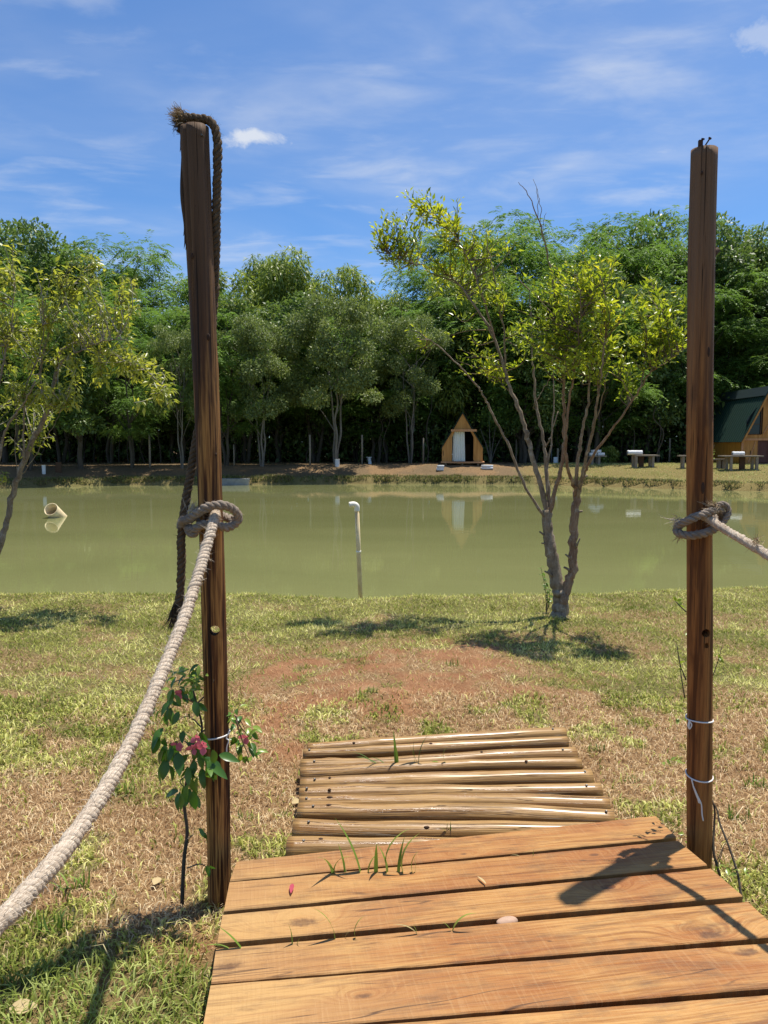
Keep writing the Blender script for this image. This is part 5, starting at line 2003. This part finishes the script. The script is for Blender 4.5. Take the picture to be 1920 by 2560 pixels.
def near_tree(name, label, base_px, Y0, limbs, clusters, mat, twig_mat, bark, seed, leafL, dirs, nleaf=20, dens=1.0, droop=0.0, stubs=(), depth=lambda cx: 0.0, thin=1.0):
    rng = np.random.default_rng(seed)
    b = at(*base_px, Y0)
    root_z = float(height(b[0], b[1]))
    t = thing(name, label, 'tree', (b[0], b[1], root_z))
    node_pts = []
    for i, (pname, pts, r0, r1, dy0, dy1) in enumerate(limbs):
        n = len(pts)
        W = [at(px, py, Y0 + dy0 + (dy1 - dy0) * k / (n - 1)) for k, (px, py) in enumerate(pts)]
        path = spline(W, 6)
        m = len(path)
        path = [p + rng.normal(size=3) * (.006 if pname == 'trunk' else .005) for p in path]
        rad = np.linspace(r0, r1, m) * (thin if pname != 'trunk' else .5 + .5 * thin) * (1 + rng.normal(size=m) * .05)
        if pname == 'trunk' and i == 0: rad[:5] *= np.linspace(1.45, 1.0, 5)
        mb = MB(); mb.tube(path, rad, 12 if r0 > .03 else 8)
        build(pname, mb, M[bark[i % len(bark)]], t, smooth=True)
        for p in path[m // 4:]: node_pts.append(p)
    for (px, py, ex, ey, dy, r) in stubs:
        a = at(px, py, Y0 + dy); e = at(ex, ey, Y0 + dy - .03)
        build('branch_stub', MB().tube([a, (a + e) / 2 + [0, 0, .005], e], [r, r * .8, r * .6], 8), M[bark[0]], t, smooth=True)
    NP = np.array(node_pts)
    tw = MB()
    Ps, Ds, Ns, Ls = [], [], [], []
    vs_ = []
    for ci, (cx, cy, rx, ry, cnt) in enumerate(clusters):
        dyc = rng.uniform(-.4, .4) + depth(cx)
        c = at(cx, cy, Y0 + dyc)
        R = np.array([rx, .5 * (rx + ry), ry]) * Y0 / 1920
        cv = rng.uniform(-.14, .14)
        for k in range(int(cnt * dens)):
            e = c + rand_dir(rng, 1)[0] * R * 1.18 * rng.uniform(.15, 1) ** .5
            st = NP[np.argmin(np.linalg.norm(NP - (c * .65 + e * .35) - np.array([0, 0, -.18]), axis=1) + rng.uniform(0, .08, len(NP)))]
            d = e - st
            m = st + d * .5 + np.array([0, 0, -.06 * np.linalg.norm(d)]) + rng.normal(size=3) * .03
            path = spline([st, m, e], 5)
            ln = np.linalg.norm(d)
            tw.tube(path, np.linspace(.0055 + .003 * ln, .0018, len(path)), 4, cap=False)
            pa = np.array(path)
            # short side shoots with leaves near the end of the twig
            nl = int(nleaf * rng.uniform(.7, 1.25))
            lo_ = max(.12, 1 - .50 / max(ln, .05))
            f = rng.uniform(lo_, 1, nl) * (len(pa) - 1)
            i0 = np.clip(f.astype(int), 0, len(pa) - 2)
            p = pa[i0] + (pa[i0 + 1] - pa[i0]) * (f - i0)[:, None]
            td = unit(pa[-1] - pa[-3])
            dd = unit(rand_dir(rng, nl) * 1.0 + td * .55 + np.array([0, 0, dirs]))
            off = rng.uniform(0, .085, nl)[:, None]
            p2 = p + dd * off
            Ps.append(p2)
            Ds.append(unit(dd + rng.normal(size=(nl, 3)) * .35 + np.array([0, 0, -droop])))
            Ns.append(unit(rng.normal(size=(nl, 3)) * .55 + np.array([0, 0, 1.])))
            Ls.append(leafL * rng.uniform(.45, 1.35, nl))
            vs_.append(np.clip(.45 + cv + rng.normal(size=nl) * .22, 0, 1))
    P, D, Nn, L, va = map(np.concatenate, (Ps, Ds, Ns, Ls, vs_))
    V, Fq = leaf_fold(P, D, Nn, L, L * .42, rng.uniform(.0, .28, len(P)))
    fo = np_mesh('foliage', V, Fq, M[mat], t, origin=world_loc(t), var=np.repeat(va, 5))
    fo['kind'] = 'stuff'
    to = build('twigs', tw, M[twig_mat], t, smooth=True)
    to['kind'] = 'stuff'
    return t


R_LIMBS = [
    ('trunk', [(1399, 1556), (1400, 1520), (1402, 1484), (1391, 1453), (1382, 1401), (1372, 1343), (1368, 1274)], .115, .062, 0, .0),
    ('trunk', [(1400, 1548), (1407, 1500), (1418, 1468), (1432, 1424), (1434, 1355), (1437, 1297), (1443, 1228)], .070, .048, -.02, -.06),
    ('branch', [(1370, 1300), (1350, 1276), (1307, 1205), (1267, 1106), (1232, 1037), (1209, 990), (1189, 961), (1146, 912), (1084, 856), (1040, 844)], .030, .006, .02, -.5),
    ('branch', [(1368, 1285), (1359, 1239), (1336, 1164), (1319, 1095), (1301, 1031), (1278, 979), (1263, 930), (1232, 838), (1195, 777), (1146, 709), (1084, 672), (1023, 654), (968, 632)], .052, .006, 0, .35),
    ('branch', [(1240, 860), (1215, 770), (1183, 678), (1146, 604), (1096, 548), (1050, 520)], .018, .005, .2, .0),
    ('branch', [(1263, 930), (1262, 850), (1245, 740), (1225, 640), (1215, 590)], .018, .005, .2, -.2),
    ('branch', [(1370, 1290), (1374, 1251), (1365, 1170), (1359, 1100), (1342, 1025), (1336, 950), (1330, 887), (1328, 800), (1324, 727)], .042, .007, .0, .25),
    ('branch', [(1372, 1290), (1390, 1215), (1405, 1152), (1411, 1077), (1408, 1008), (1410, 961), (1410, 850), (1392, 764), (1373, 647), (1352, 567), (1324, 494), (1297, 457)], .040, .004, -.02, -.4),
    ('branch', [(1352, 567), (1350, 510), (1334, 447)], .007, .003, -.38, -.40),
    ('branch', [(1360, 600), (1358, 555), (1366, 530)], .006, .003, -.36, -.38),
    ('branch', [(1345, 545), (1345, 500), (1340, 462)], .006, .003, -.38, -.36),
    ('branch', [(1365, 1118), (1376, 1092), (1394, 1030)], .016, .009, .0, -.1),
    ('branch', [(1342, 1030), (1336, 1010), (1366, 960), (1380, 940)], .010, .005, .15, .0),
    ('branch', [(1443, 1240), (1429, 1199), (1417, 1158), (1414, 1095), (1423, 1008), (1435, 943), (1447, 850), (1453, 727)], .036, .007, -.06, -.9),
    ('branch', [(1443, 1245), (1452, 1205), (1463, 1147), (1481, 1077), (1492, 1008), (1501, 950), (1509, 881), (1515, 764), (1500, 690)], .034, .006, -.06, -1.2),
    ('branch', [(1441, 1235), (1440, 1181), (1449, 1124), (1458, 1066), (1472, 996), (1478, 912), (1484, 789), (1470, 690)], .038, .006, -.06, -.6),
    ('branch', [(1445, 1235), (1458, 1193), (1475, 1152), (1510, 1100), (1544, 1054), (1585, 996), (1625, 936), (1662, 906), (1716, 866)], .030, .005, -.06, -1.0),
    ('branch', [(1600, 975), (1613, 900), (1613, 850), (1607, 764)], .012, .004, -.75, -.9),
    ('branch', [(1625, 936), (1650, 870), (1668, 789)], .010, .004, -.82, -.8),
    ('branch', [(1585, 1000), (1560, 960), (1545, 930)], .008, .004, -.7, -.7),
    ('branch', [(1452, 1205), (1470, 1120), (1500, 1020), (1520, 930)], .016, .005, -.06, -1.0),
    ('branch', [(1367, 1240), (1370, 1160), (1382, 1060), (1385, 960), (1375, 850)], .022, .006, .0, .3),
]
R_CLUSTERS = [(1010, 545, 70, 55, 9), (1075, 515, 60, 45, 8), (965, 590, 40, 50, 6), (1105, 560, 60, 60, 9), (1170, 575, 70, 60, 9), (1240, 600, 55, 55, 7), (1040, 610, 70, 50, 7), (1120, 650, 80, 50, 8), (1210, 670, 75, 60, 9), (1240, 745, 55, 60, 6),
    (1160, 745, 60, 45, 4), (1185, 905, 48, 40, 6), (1235, 930, 30, 30, 3), (1040, 843, 28, 20, 3), (1150, 850, 34, 26, 2), (1090, 720, 40, 30, 2), (1000, 650, 50, 30, 4), (1280, 830, 40, 60, 3),
    (1335, 770, 42, 55, 6), (1385, 720, 55, 55, 8), (1450, 690, 70, 50, 9), (1500, 740, 55, 70, 10), (1420, 800, 65, 60, 10), (1490, 830, 65, 60, 10), (1400, 890, 50, 40, 6), (1510, 900, 40, 40, 6), (1335, 840, 40, 40, 5), (1450, 900, 50, 40, 6), (1520, 800, 45, 60, 7), (1440, 750, 60, 50, 8), (1340, 905, 35, 30, 3), (1490, 690, 50, 45, 6),
    (1615, 750, 45, 50, 6), (1670, 790, 45, 55, 7), (1615, 830, 45, 45, 6), (1675, 850, 45, 40, 6), (1560, 940, 32, 28, 4), (1610, 900, 30, 30, 3), (1700, 810, 28, 40, 4), (1580, 800, 25, 40, 2)]
R_STUBS = [(1368, 1346, 1349, 1329, 0, .014), (1372, 1362, 1354, 1358, 0, .012), (1380, 1440, 1362, 1428, -.05, .013), (1428, 1400, 1414, 1386, -.05, .014), (1426, 1428, 1410, 1418, -.06, .016), (1442, 1282, 1456, 1278, -.06, .017), (1448, 1206, 1468, 1188, -.08, .016), (1440, 1370, 1450, 1345, -.1, .012)]
near_tree('multi_stemmed_tree', 'small multi-stemmed tree with glossy yellow-green leaves on the near bank', (1399, 1550), 7.72, R_LIMBS, R_CLUSTERS, 'leaf_near', 'twig', ['bark_near', 'bark_red', 'bark_near'], 41, .058, .55, nleaf=31, dens=1.35, stubs=R_STUBS, depth=lambda cx: float(np.interp(cx, [1200, 1330, 1420, 1600], [.25, -.3, -.7, -.6])), thin=.56)

L_LIMBS = [
    ('trunk', [(-52, 1520), (-40, 1470), (-12, 1395), (8, 1338), (23, 1278), (46, 1191), (75, 1116), (105, 1060), (121, 1023)], .045, .030, 0, 0),
    ('branch', [(121, 1023), (139, 942), (150, 880), (190, 855), (225, 820), (262, 785), (300, 760)], .036, .007, 0, .3),
    ('branch', [(139, 942), (160, 900), (215, 870), (270, 850), (320, 850)], .020, .006, 0, -.4),
    ('branch', [(121, 1023), (100, 960), (110, 880), (140, 790), (180, 720), (215, 670)], .026, .006, 0, .1),
    ('branch', [(60, 1150), (60, 1060), (62, 980), (100, 880), (110, 800)], .020, .005, -.05, -.3),
    ('branch', [(-40, 1470), (-25, 1300), (0, 1135), (22, 1060), (60, 1010), (90, 950)], .030, .010, -.1, -.4),
    ('branch', [(0, 1135), (-10, 1020), (10, 900), (30, 800), (35, 700)], .028, .006, -.2, -.1),
    ('branch', [(190, 855), (250, 880), (310, 900), (370, 930), (420, 980)], .014, .004, .1, -.1),
    ('branch', [(-25, 1300), (-70, 1130), (-110, 960), (-130, 800)], .035, .008, -.1, .2),
    ('branch', [(46, 1195), (38, 1120), (40, 1050), (36, 985)], .008, .003, -.15, -.25),
    ('branch', [(52, 1190), (95, 1130), (130, 1070), (160, 1015)], .007, .003, -.15, -.3),
]
L_CLUSTERS = [(20, 690, 35, 40, 4), (40, 640, 30, 30, 2), (175, 690, 75, 45, 8), (225, 660, 45, 35, 5), (330, 715, 50, 50, 6), (270, 730, 60, 50, 7), (120, 760, 80, 60, 8), (200, 770, 70, 50, 7), (300, 790, 60, 45, 6), (40, 800, 60, 60, 8), (35, 870, 55, 60, 8), (110, 850, 70, 50, 7), (220, 850, 70, 45, 6), (300, 880, 60, 50, 7), (350, 910, 50, 45, 7), (385, 950, 38, 35, 5), (418, 985, 18, 18, 2), (60, 950, 60, 45, 8), (130, 965, 60, 40, 7), (20, 1010, 40, 40, 5), (90, 1010, 50, 30, 4), (240, 930, 55, 40, 4), (180, 900, 60, 40, 5), (360, 990, 30, 30, 2), (60, 1090, 30, 60, 2), (130, 1060, 25, 45, 2), (-70, 780, 80, 80, 9), (-80, 920, 80, 70, 8), (-20, 720, 50, 50, 4), (10, 1170, 14, 16, 1)]
near_tree('leaning_tree', 'leaning tree with drooping pale yellow-green leaves at the left edge', (-52, 1515), 8.15, L_LIMBS, L_CLUSTERS, 'leaf_near_pale', 'twig_grey', ['bark_near'], 43, .070, .0, nleaf=25, dens=1.5, droop=.55, thin=.62)


# ------------------------------------------------------------------ flowering plant tied to the left post
def leaf_mesh(name, L, W, mat, cup=.25, nseg=6, curl=.25, var=.5):
    me = bpy.data.meshes.new(name)
    vs = []; fs = []
    for i in range(nseg + 1):
        f = i / nseg
        w = W / 2 * (math.sin(math.pi * min(1, f * .96 + .03)) ** .8) * (1 - .25 * f) * 1.12
        z = -curl * L * f * f
        for s in (-1, 0, 1):
            vs.append((s * w, f * L, z + abs(s) * w * cup))
    for i in range(nseg):
        for s in (0, 1):
            a = i * 3 + s
            fs.append((a, a + 1, a + 4, a + 3))
    me.from_pydata(vs, [], fs)
    a = me.attributes.new('var', 'FLOAT', 'POINT'); a.data.foreach_set('value', np.full(len(vs), var, np.float32))
    me.polygons.foreach_set('use_smooth', np.ones(len(fs), bool))
    me.materials.append(M[mat]); me.update()
    return me


def orient(D, Nn):
    D = unit(as_np(D)); S = unit(np.cross(D, as_np(Nn))); Nn = np.cross(S, D)
    return Matrix([[S[0], D[0], Nn[0]], [S[1], D[1], Nn[1]], [S[2], D[2], Nn[2]]]).to_quaternion()


def put_leaf(name, me, parent, P, D, Nn, s):
    o = bpy.data.objects.new(name, me); C.objects.link(o)
    o.parent = parent
    o.location = tuple(np.array(P) - world_loc(parent))
    o.rotation_mode = 'QUATERNION'; o.rotation_quaternion = orient(D, Nn)
    o.scale = (s, s, s)
    return o


def build_bougainvillea():
    rng = np.random.default_rng(91)
    Y = 2.74
    b = ground_at(455, 2262)
    base = np.array([b[0], b[1], float(height(b[0], b[1]))])
    Yb = base[1]
    t = thing('flowering_plant', 'leafy young plant with pink flowers tied to the left post', 'plant', base)
    st = [base - [0, 0, .03], at(456, 2240, Yb - .01), at(460, 2150, Yb), at(468, 2080, Yb), at(461, 2010, Yb), at(470, 1940, Yb), at(492, 1880, Yb + .02), at(505, 1820, Yb + .04), at(492, 1760, Yb + .03), at(480, 1705, Yb + .02), at(492, 1670, Yb + .02)]
    build('stem', MB().tube(spline(st, 6), np.linspace(.0085, .0028, 61), 8), M['bark_dark'], t, smooth=True)
    br = [[(492, 1880), (455, 1850), (425, 1870)], [(470, 1940), (490, 1905), (520, 1900)], [(505, 1820), (470, 1790), (430, 1810)], [(492, 1760), (455, 1745), (430, 1770)], [(480, 1705), (450, 1700), (425, 1712)], [(505, 1830), (545, 1800), (590, 1790), (612, 1822)], [(590, 1800), (605, 1850), (622, 1890)], [(492, 1760), (520, 1730), (535, 1700)], [(470, 1935), (450, 1955), (470, 1975)], [(590, 1792), (600, 1815), (630, 1850)], [(466, 2100), (485, 2085)], [(468, 2170), (500, 2160), (520, 2170)]]
    ends = []
    for q in br:
        right = q[-1][0] > 560
        yo = Yb + (.07 if right else 0)
        pts = [at(p[0], p[1], Yb + (yo - Yb) * k / (len(q) - 1) + (0 if right else rng.uniform(-.05, .05))) for k, p in enumerate(q)]
        build('twig', MB().tube(spline(pts, 4), np.linspace(.0032, .0014, (len(q) - 1) * 4 + 1), 6), M['twig'], t, smooth=True)
    protos = [leaf_mesh('leaf', .078, .038, 'leaf_bush', .30, 6, .25, .35), leaf_mesh('leaf', .078, .035, 'leaf_bush', .38, 6, .4, .5), leaf_mesh('leaf', .078, .033, 'leaf_bush', .28, 6, .12, .7), leaf_mesh('leaf', .07, .029, 'leaf_bush', .35, 6, .3, .95)]
    # px centre of leaves, size, young?
    lv = []
    zones = [((440, 1760), (55, 45), 20, (.65, .95), 0), ((450, 1850), (58, 45), 23, (.7, 1.15), 0), ((420, 1890), (28, 30), 9, (.9, 1.25), 0), ((490, 1910), (40, 35), 18, (.8, 1.15), 0), ((470, 1965), (32, 25), 12, (.8, 1.05), 0), ((450, 1700), (45, 34), 24, (.5, .8), 1), ((490, 1690), (36, 34), 24, (.45, .75), 1), ((602, 1830), (34, 38), 26, (.5, .85), 2), ((620, 1880), (24, 26), 9, (.7, 1.0), 2), ((590, 1780), (28, 25), 9, (.5, .75), 2), ((535, 1895), (18, 22), 4, (.9, 1.1), 0), ((492, 2075), (10, 8), 2, (.5, .7), 0), ((512, 2165), (12, 8), 3, (.4, .6), 0)]
    for (c, r, n, sz, young) in zones:
        for k in range(n):
            a = rng.uniform(0, 6.28); q = math.sqrt(rng.uniform(0, 1))
            px, py = c[0] + r[0] * q * math.cos(a), c[1] + r[1] * q * math.sin(a)
            dy = rng.uniform(-.11, .05) if young != 2 else rng.uniform(.02, .12)
            if 505 < px < 585 and young != 2: dy = -.10 + rng.uniform(-.03, .0)
            P = at(px, py, Yb + dy)
            out = np.array([(px - c[0]) / r[0] * .7, rng.normal() * .5 - .1, 0])
            D = unit(out + np.array([0, 0, -.85 if young == 0 else -.1]) + rng.normal(size=3) * .35)
            Nn = unit(np.array([rng.normal() * .5, -.5, .8]))
            me = protos[3] if (young and rng.uniform() < .6) else protos[int(rng.integers(0, 3))]
            put_leaf('leaf', me, t, P, D, Nn, rng.uniform(*sz) * .86)
    bract = leaf_mesh('bract', .034, .030, 'petal', .35, 5, -.15, .5)
    for (px, py, dy) in ((490, 1845, -.10), (508, 1868, -.13), (482, 1872, -.10), (452, 1735, -.06), (440, 1862, -.08), (612, 1845, .06), (505, 1862, -.11)):
        P = at(px, py, Yb + dy)
        fl_ = build('flower', MB().tube([P + [0, .01, .012], P], [.0015, .003], 6), M['petal'], t)
        for k in range(3):
            a = k * 2.094 + rng.uniform(0, 2)
            D = unit(np.array([math.cos(a) * .9, -.45, math.sin(a) * .6 - .25]))
            o = bpy.data.objects.new('bract', bract); C.objects.link(o)
            o.parent = fl_
            o.location = tuple(P - world_loc(fl_))
            o.rotation_mode = 'QUATERNION'; o.rotation_quaternion = orient(D, unit(np.array([math.cos(a), 1.0, math.sin(a)])))
            s = rng.uniform(.6, .9); o.scale = (s, s, s)


build_bougainvillea()


# ------------------------------------------------------------------ bare climber at the right post
def build_climber():
    rng = np.random.default_rng(95)
    b = on_z(1852, 2262, .0)
    t = thing('climbing_plant', 'nearly bare dark climber stems leaning on the right post', 'plant', b)
    Y0 = 2.86
    for q, r in (([(1852, 2275, 2.78), (1852, 2240, 2.80), (1844, 2185, 2.84), (1820, 2110, 2.90), (1800, 2060, 2.95), (1794, 2030, 2.98), (1786, 2010, 3.0)], .0055),
                 ([(1800, 2190, 2.90), (1784, 2130, 2.93), (1785, 2070, 2.97), (1787, 2030, 2.99), (1781, 2000, 3.01)], .0055),
                 ([(1795, 2160, 2.92), (1782, 2130, 2.94)], .003), ([(1794, 2150, 2.92), (1812, 2110, 2.95), (1828, 2085, 2.97)], .0018), ([(1798, 2155, 2.92), (1806, 2125, 2.94), (1800, 2108, 2.95)], .0018),
                 ([(1715, 1700, 3.06), (1700, 1660, 3.08), (1692, 1610, 3.10)], .003), ([(1712, 1745, 3.06), (1703, 1690, 3.08), (1698, 1640, 3.10)], .0025), ([(1782, 1690, 3.06), (1796, 1650, 3.08), (1806, 1612, 3.10)], .002),
                 ([(1716, 1530, 3.05), (1700, 1515, 3.07), (1688, 1502, 3.10)], .003)):
        pts = [at(*p) for p in q]
        build('stem', MB().tube(spline(pts, 5), np.linspace(r, r * .55, (len(q) - 1) * 5 + 1), 7), M['bark_dark'], t, smooth=True)
    me = leaf_mesh('leaf', .03, .016, 'leaf_bush', .3, 4, .2, .95)
    for k in range(46):
        z = [(1800, 2165, 20, 12, 2.90), (1700, 1650, 16, 50, 3.08), (1690, 1508, 10, 10, 3.09), (1800, 1650, 10, 30, 3.08), (1855, 2180, 8, 6, 2.84), (1705, 2075, 16, 18, 3.02), (1680, 1905, 18, 8, 3.08), (1704, 1790, 10, 14, 3.08)][k % 8]
        P = at(z[0] + rng.normal() * z[2] * .7, z[1] + rng.normal() * z[3] * .7, z[4])
        put_leaf('leaf', me, t, P, unit(rng.normal(size=3) + np.array([0, -.2, .3])), unit(rng.normal(size=3) * .6 + np.array([0, -.4, 1])), rng.uniform(.5, 1.1))


build_climber()


# leafy sprout beside the trunk of the multi-stemmed tree
def build_sprout():
    rng = np.random.default_rng(96)
    b = ground_at(1366, 1532)
    t = thing('sprout', 'thin leafy sprout just left of the multi-stemmed trunk', 'plant', b)
    me = leaf_mesh('leaf', .05, .02, 'leaf_bush', .3, 4, .2, .8)
    for (px, top, dy) in ((1352, 1418, 0), (1362, 1440, .03), (1372, 1470, -.02)):
        e = at(px, top, b[1] + dy); m = (b + e) / 2 + np.array([.02, 0, 0])
        pa = spline([b, m, e], 8)
        build('stem', MB().tube(pa, np.linspace(.005, .002, len(pa)), 5), M['twig'], t, smooth=True)
        for k in range(22):
            p = pa[int(rng.integers(3, len(pa)))]
            put_leaf('leaf', me, t, p, unit(rng.normal(size=3) + np.array([0, -.2, .3])), unit(rng.normal(size=3) * .4 + np.array([0, -.2, 1])), rng.uniform(.5, 1.0))


build_sprout()


# ------------------------------------------------------------------ blades growing through gaps, tufts, fallen leaves
def blade_mesh(name, L, W, bend, mat_col, nseg=7):
    me = bpy.data.meshes.new(name)
    vs = []; fs = []
    for i in range(nseg + 1):
        f = i / nseg
        w = W / 2 * (1 - f ** 2.2) * (.75 + .6 * f * (1 - f) * 1.4) + .0002
        a = bend * f
        y = L * (math.sin(a) / max(bend, 1e-3)) * (1 if bend > 0 else 0)
        x = L * (1 - math.cos(a)) / max(bend, 1e-3)
        for s in (-1, 0, 1):
            vs.append((s * w, x, y + abs(s) * w * .35))
    for i in range(nseg):
        for s in (0, 1):
            a = i * 3 + s
            fs.append((a, a + 1, a + 4, a + 3))
    me.from_pydata(vs, [], fs)
    at_ = me.attributes.new('patch', 'FLOAT_COLOR', 'POINT')
    at_.data.foreach_set('color', np.tile(np.array([*mat_col, 1], np.float32), len(vs)))
    me.polygons.foreach_set('use_smooth', np.ones(len(fs), bool))
    me.materials.append(M['blade']); me.update()
    return me


GB = [blade_mesh('blade', 1, .10, b_, c) for b_, c in ((.5, (.16, .26, .035)), (1.0, (.22, .31, .05)), (1.7, (.27, .33, .06)), (.8, (.09, .155, .035)), (1.3, (.42, .36, .16)))]


def tuft(label, base, blades_, group=None, name='grass_tuft'):
    t = thing(name, label, 'grass tuft', base, group)
    for (dx, dy, L, az, tilt, k) in blades_:
        o = bpy.data.objects.new('blade', GB[k]); C.objects.link(o); o.parent = t
        o.location = (dx, dy, 0); o.rotation_mode = 'XYZ'
        o.rotation_euler = (tilt, 0, az)
        o.scale = (L * (1.0 if k != 4 else .7), L, L)
    return t


def rnd_blades(rng, n, Lr, spread, ks, tilt=.35):
    return [(rng.uniform(-spread, spread), rng.uniform(-spread * .3, spread * .3), rng.uniform(*Lr), rng.uniform(0, 6.28), rng.uniform(-tilt, tilt), ks[int(rng.integers(len(ks)))]) for _ in range(n)]


def build_tufts():
    rng = np.random.default_rng(99)
    b = on_deck(905, 2180); b[2] -= .03
    bl = [(-.10, 0, .17, 2.6, -.1, 1), (-.10, .0, .14, 4.2, .15, 2), (-.06, 0, .13, 1.0, 0, 0), (0, 0, .24, 1.45, -.1, 0), (.03, 0, .11, 5.2, .3, 2), (.05, 0, .16, 3.2, 0, 0), (.09, 0, .13, 1.0, .1, 1), (.10, 0, .22, 4.8, .3, 2), (.13, 0, .15, 5.6, 0, 0), (.16, 0, .19, 5.0, .35, 2), (.18, 0, .10, 1.5, .3, 1), (-.03, 0, .09, 4.7, .6, 4), (.20, 0, .12, 4.9, .5, 2)]
    tuft('tuft of long green blades growing through the first gap of the deck', b, [(x, y, L * 1.05, a, tl * 1.6, k) for x, y, L, a, tl, k in bl])
    for px, py, bl, lab in ((838, 2345, [(0, 0, .15, 1.9, .0, 1), (.03, 0, .05, 4.5, .2, 4), (.07, 0, .10, 4.9, .6, 2)], 'long green blade arching out of the third deck gap'),
                            (730, 2360, [(0, 0, .09, 2.2, .1, 0), (.015, 0, .05, 4.2, .1, 1)], 'single short green blade beside the dark plank knot'),
                            (610, 2369, [(0, 0, .12, 1.6, -.5, 0), (-.03, 0, .10, 1.8, -.7, 1)], 'green blades lying at the left end of the third deck gap'),
                            (1130, 2328, [(0, 0, .12, 4.8, .0, 2), (.0, 0, .06, 1.6, -.1, 1)], 'thin curled blade left of the burl in the deck gap'),
                            (1050, 2335, [(0, 0, .11, 1.7, -.4, 4), (-.01, 0, .05, 1.5, .2, 1)], 'pale dry blade in the middle of the third deck gap'),
                            (1310, 2140, [(0, 0, .06, 1.6, -.6, 4), (.04, 0, .05, 4.0, .5, 1)], 'dry short blades in the first deck gap near the middle')):
        b = on_deck(px, py); b[2] -= .015
        tuft(lab, b, bl)
    b = on_z(965, 1912, .10)
    tuft('tuft of dark and green blades growing between the far logs', b, [(-.05, 0, .13, 1.9, -.7, 3), (-.04, 0, .12, 1.4, -.9, 3), (-.02, 0, .11, 2.2, -.8, 3), (-.06, 0, .14, 1.7, -.6, 3), (0, 0, .10, 1.2, -.9, 3), (.05, 0, .18, .3, .0, 0), (.06, 0, .16, 2.6, -.05, 0), (.15, 0, .17, 1.7, -.1, 0), (.17, 0, .17, 4.9, .1, 3), (.17, 0, .14, 5.0, .6, 3), (.3, 0, .13, 1.5, -.9, 2), (.32, 0, .11, 4.8, .9, 2)])
    b = on_z(1126, 2092, .06)
    tuft('small green tuft between the near logs and the deck', b, rnd_blades(rng, 5, (.05, .09), .02, [0, 1], .6))
    b = on_z(1560, 2062, .03)
    tuft('green blades at the right end of the near logs', b, [(-.02, 0, .14, 1.8, -.8, 0), (.0, 0, .12, 4.8, .7, 1), (.03, 0, .08, .3, .2, 0), (.05, 0, .07, 3.0, .2, 1)])
    # larger tufts on the lawn
    spots = [(175, 2225, 14, .10, 'bright green tuft in the dry grass left of the flowering plant'), (120, 2330, 14, .11, 'bright green tuft in the dry grass under the pale rope'), (260, 2252, 5, .07, 'small green tuft right of the bright tuft in dry grass'), (620, 2050, 12, .07, 'green tuft between left post and log platform'), (705, 2045, 10, .06, 'green tuft touching the left ends of the logs'), (1490, 1880, 14, .07, 'green tuft just right of the log platform'), (1580, 1955, 12, .06, 'green tuft in dry grass right of the logs, nearer the right post'), (1130, 1665, 10, .08, 'green tuft at the edge of the bare red soil'), (1850, 2050, 14, .08, 'green tuft right of the right post'), (930, 1730, 14, .06, 'green tuft inside the bare red soil'), (1270, 1770, 12, .05, 'low green tuft between soil and log platform'), (300, 1985, 14, .10, 'lush tuft where green lawn meets dry grass on the left'), (1890, 1970, 14, .09, 'green tuft at the right edge of the picture'), (1700, 2075, 6, .06, 'leafy weed between the deck corner and the right post')]
    for px, py, n, L, lab in spots:
        b = ground_at(px, py)
        tuft(lab, b - [0, 0, .004], rnd_blades(rng, n * 2, (L * .5, L), L * .7, [0, 1, 3, 1], .9), 'green tufts standing out of the lawn')
    # fallen leaves
    red = leaf_mesh('fallen_leaf', .075, .016, 'petal', .3, 6, .1, .0)
    o = bpy.data.objects.new('fallen_leaf', red); C.objects.link(o)
    P = on_deck(731, 2212); o.location = tuple(P + [0, 0, .004]); o.rotation_mode = 'QUATERNION'; o.rotation_quaternion = orient((.05, -.9, .22), (0, .25, 1))
    tag(o, 'narrow dark red leaf standing on the deck below the grass tuft', 'leaf')
    mk('dead_leaf', m_leaf([(0, (.46, .36, .18)), (1, (.55, .42, .22))], .2, .7, .2, (1, 1, 1)))
    for px, py, s, az, deck_, lab in ((730 * 1, 2020, .9, .6, False, 'pale fallen leaf on dry grass left of the logs'), (1215, 2215, .8, 2.0, True, 'dry curled leaf strip on the second plank gap'), (385, 2225, .8, 1.4, False, 'pale dead leaf beside the stem of the flowering plant'), (20, 2545, 1.2, .3, False, 'tan dead leaf in the lower left corner')):
        me = leaf_mesh('fallen_leaf', .07, .045 if not deck_ else .012, 'dead_leaf', .3, 5, .15, .5)
        o = bpy.data.objects.new('fallen_leaf', me); C.objects.link(o)
        P = (on_deck(px, py) if deck_ else ground_at(px, py)) + np.array([0, 0, .008 if deck_ else .02])
        o.location = tuple(P); o.rotation_mode = 'QUATERNION'
        o.rotation_quaternion = orient((math.cos(az), math.sin(az), .1), (.1, -.2, 1)); o.scale = (s, s, s)
        tag(o, lab, 'leaf', 'fallen leaves')


build_tufts()
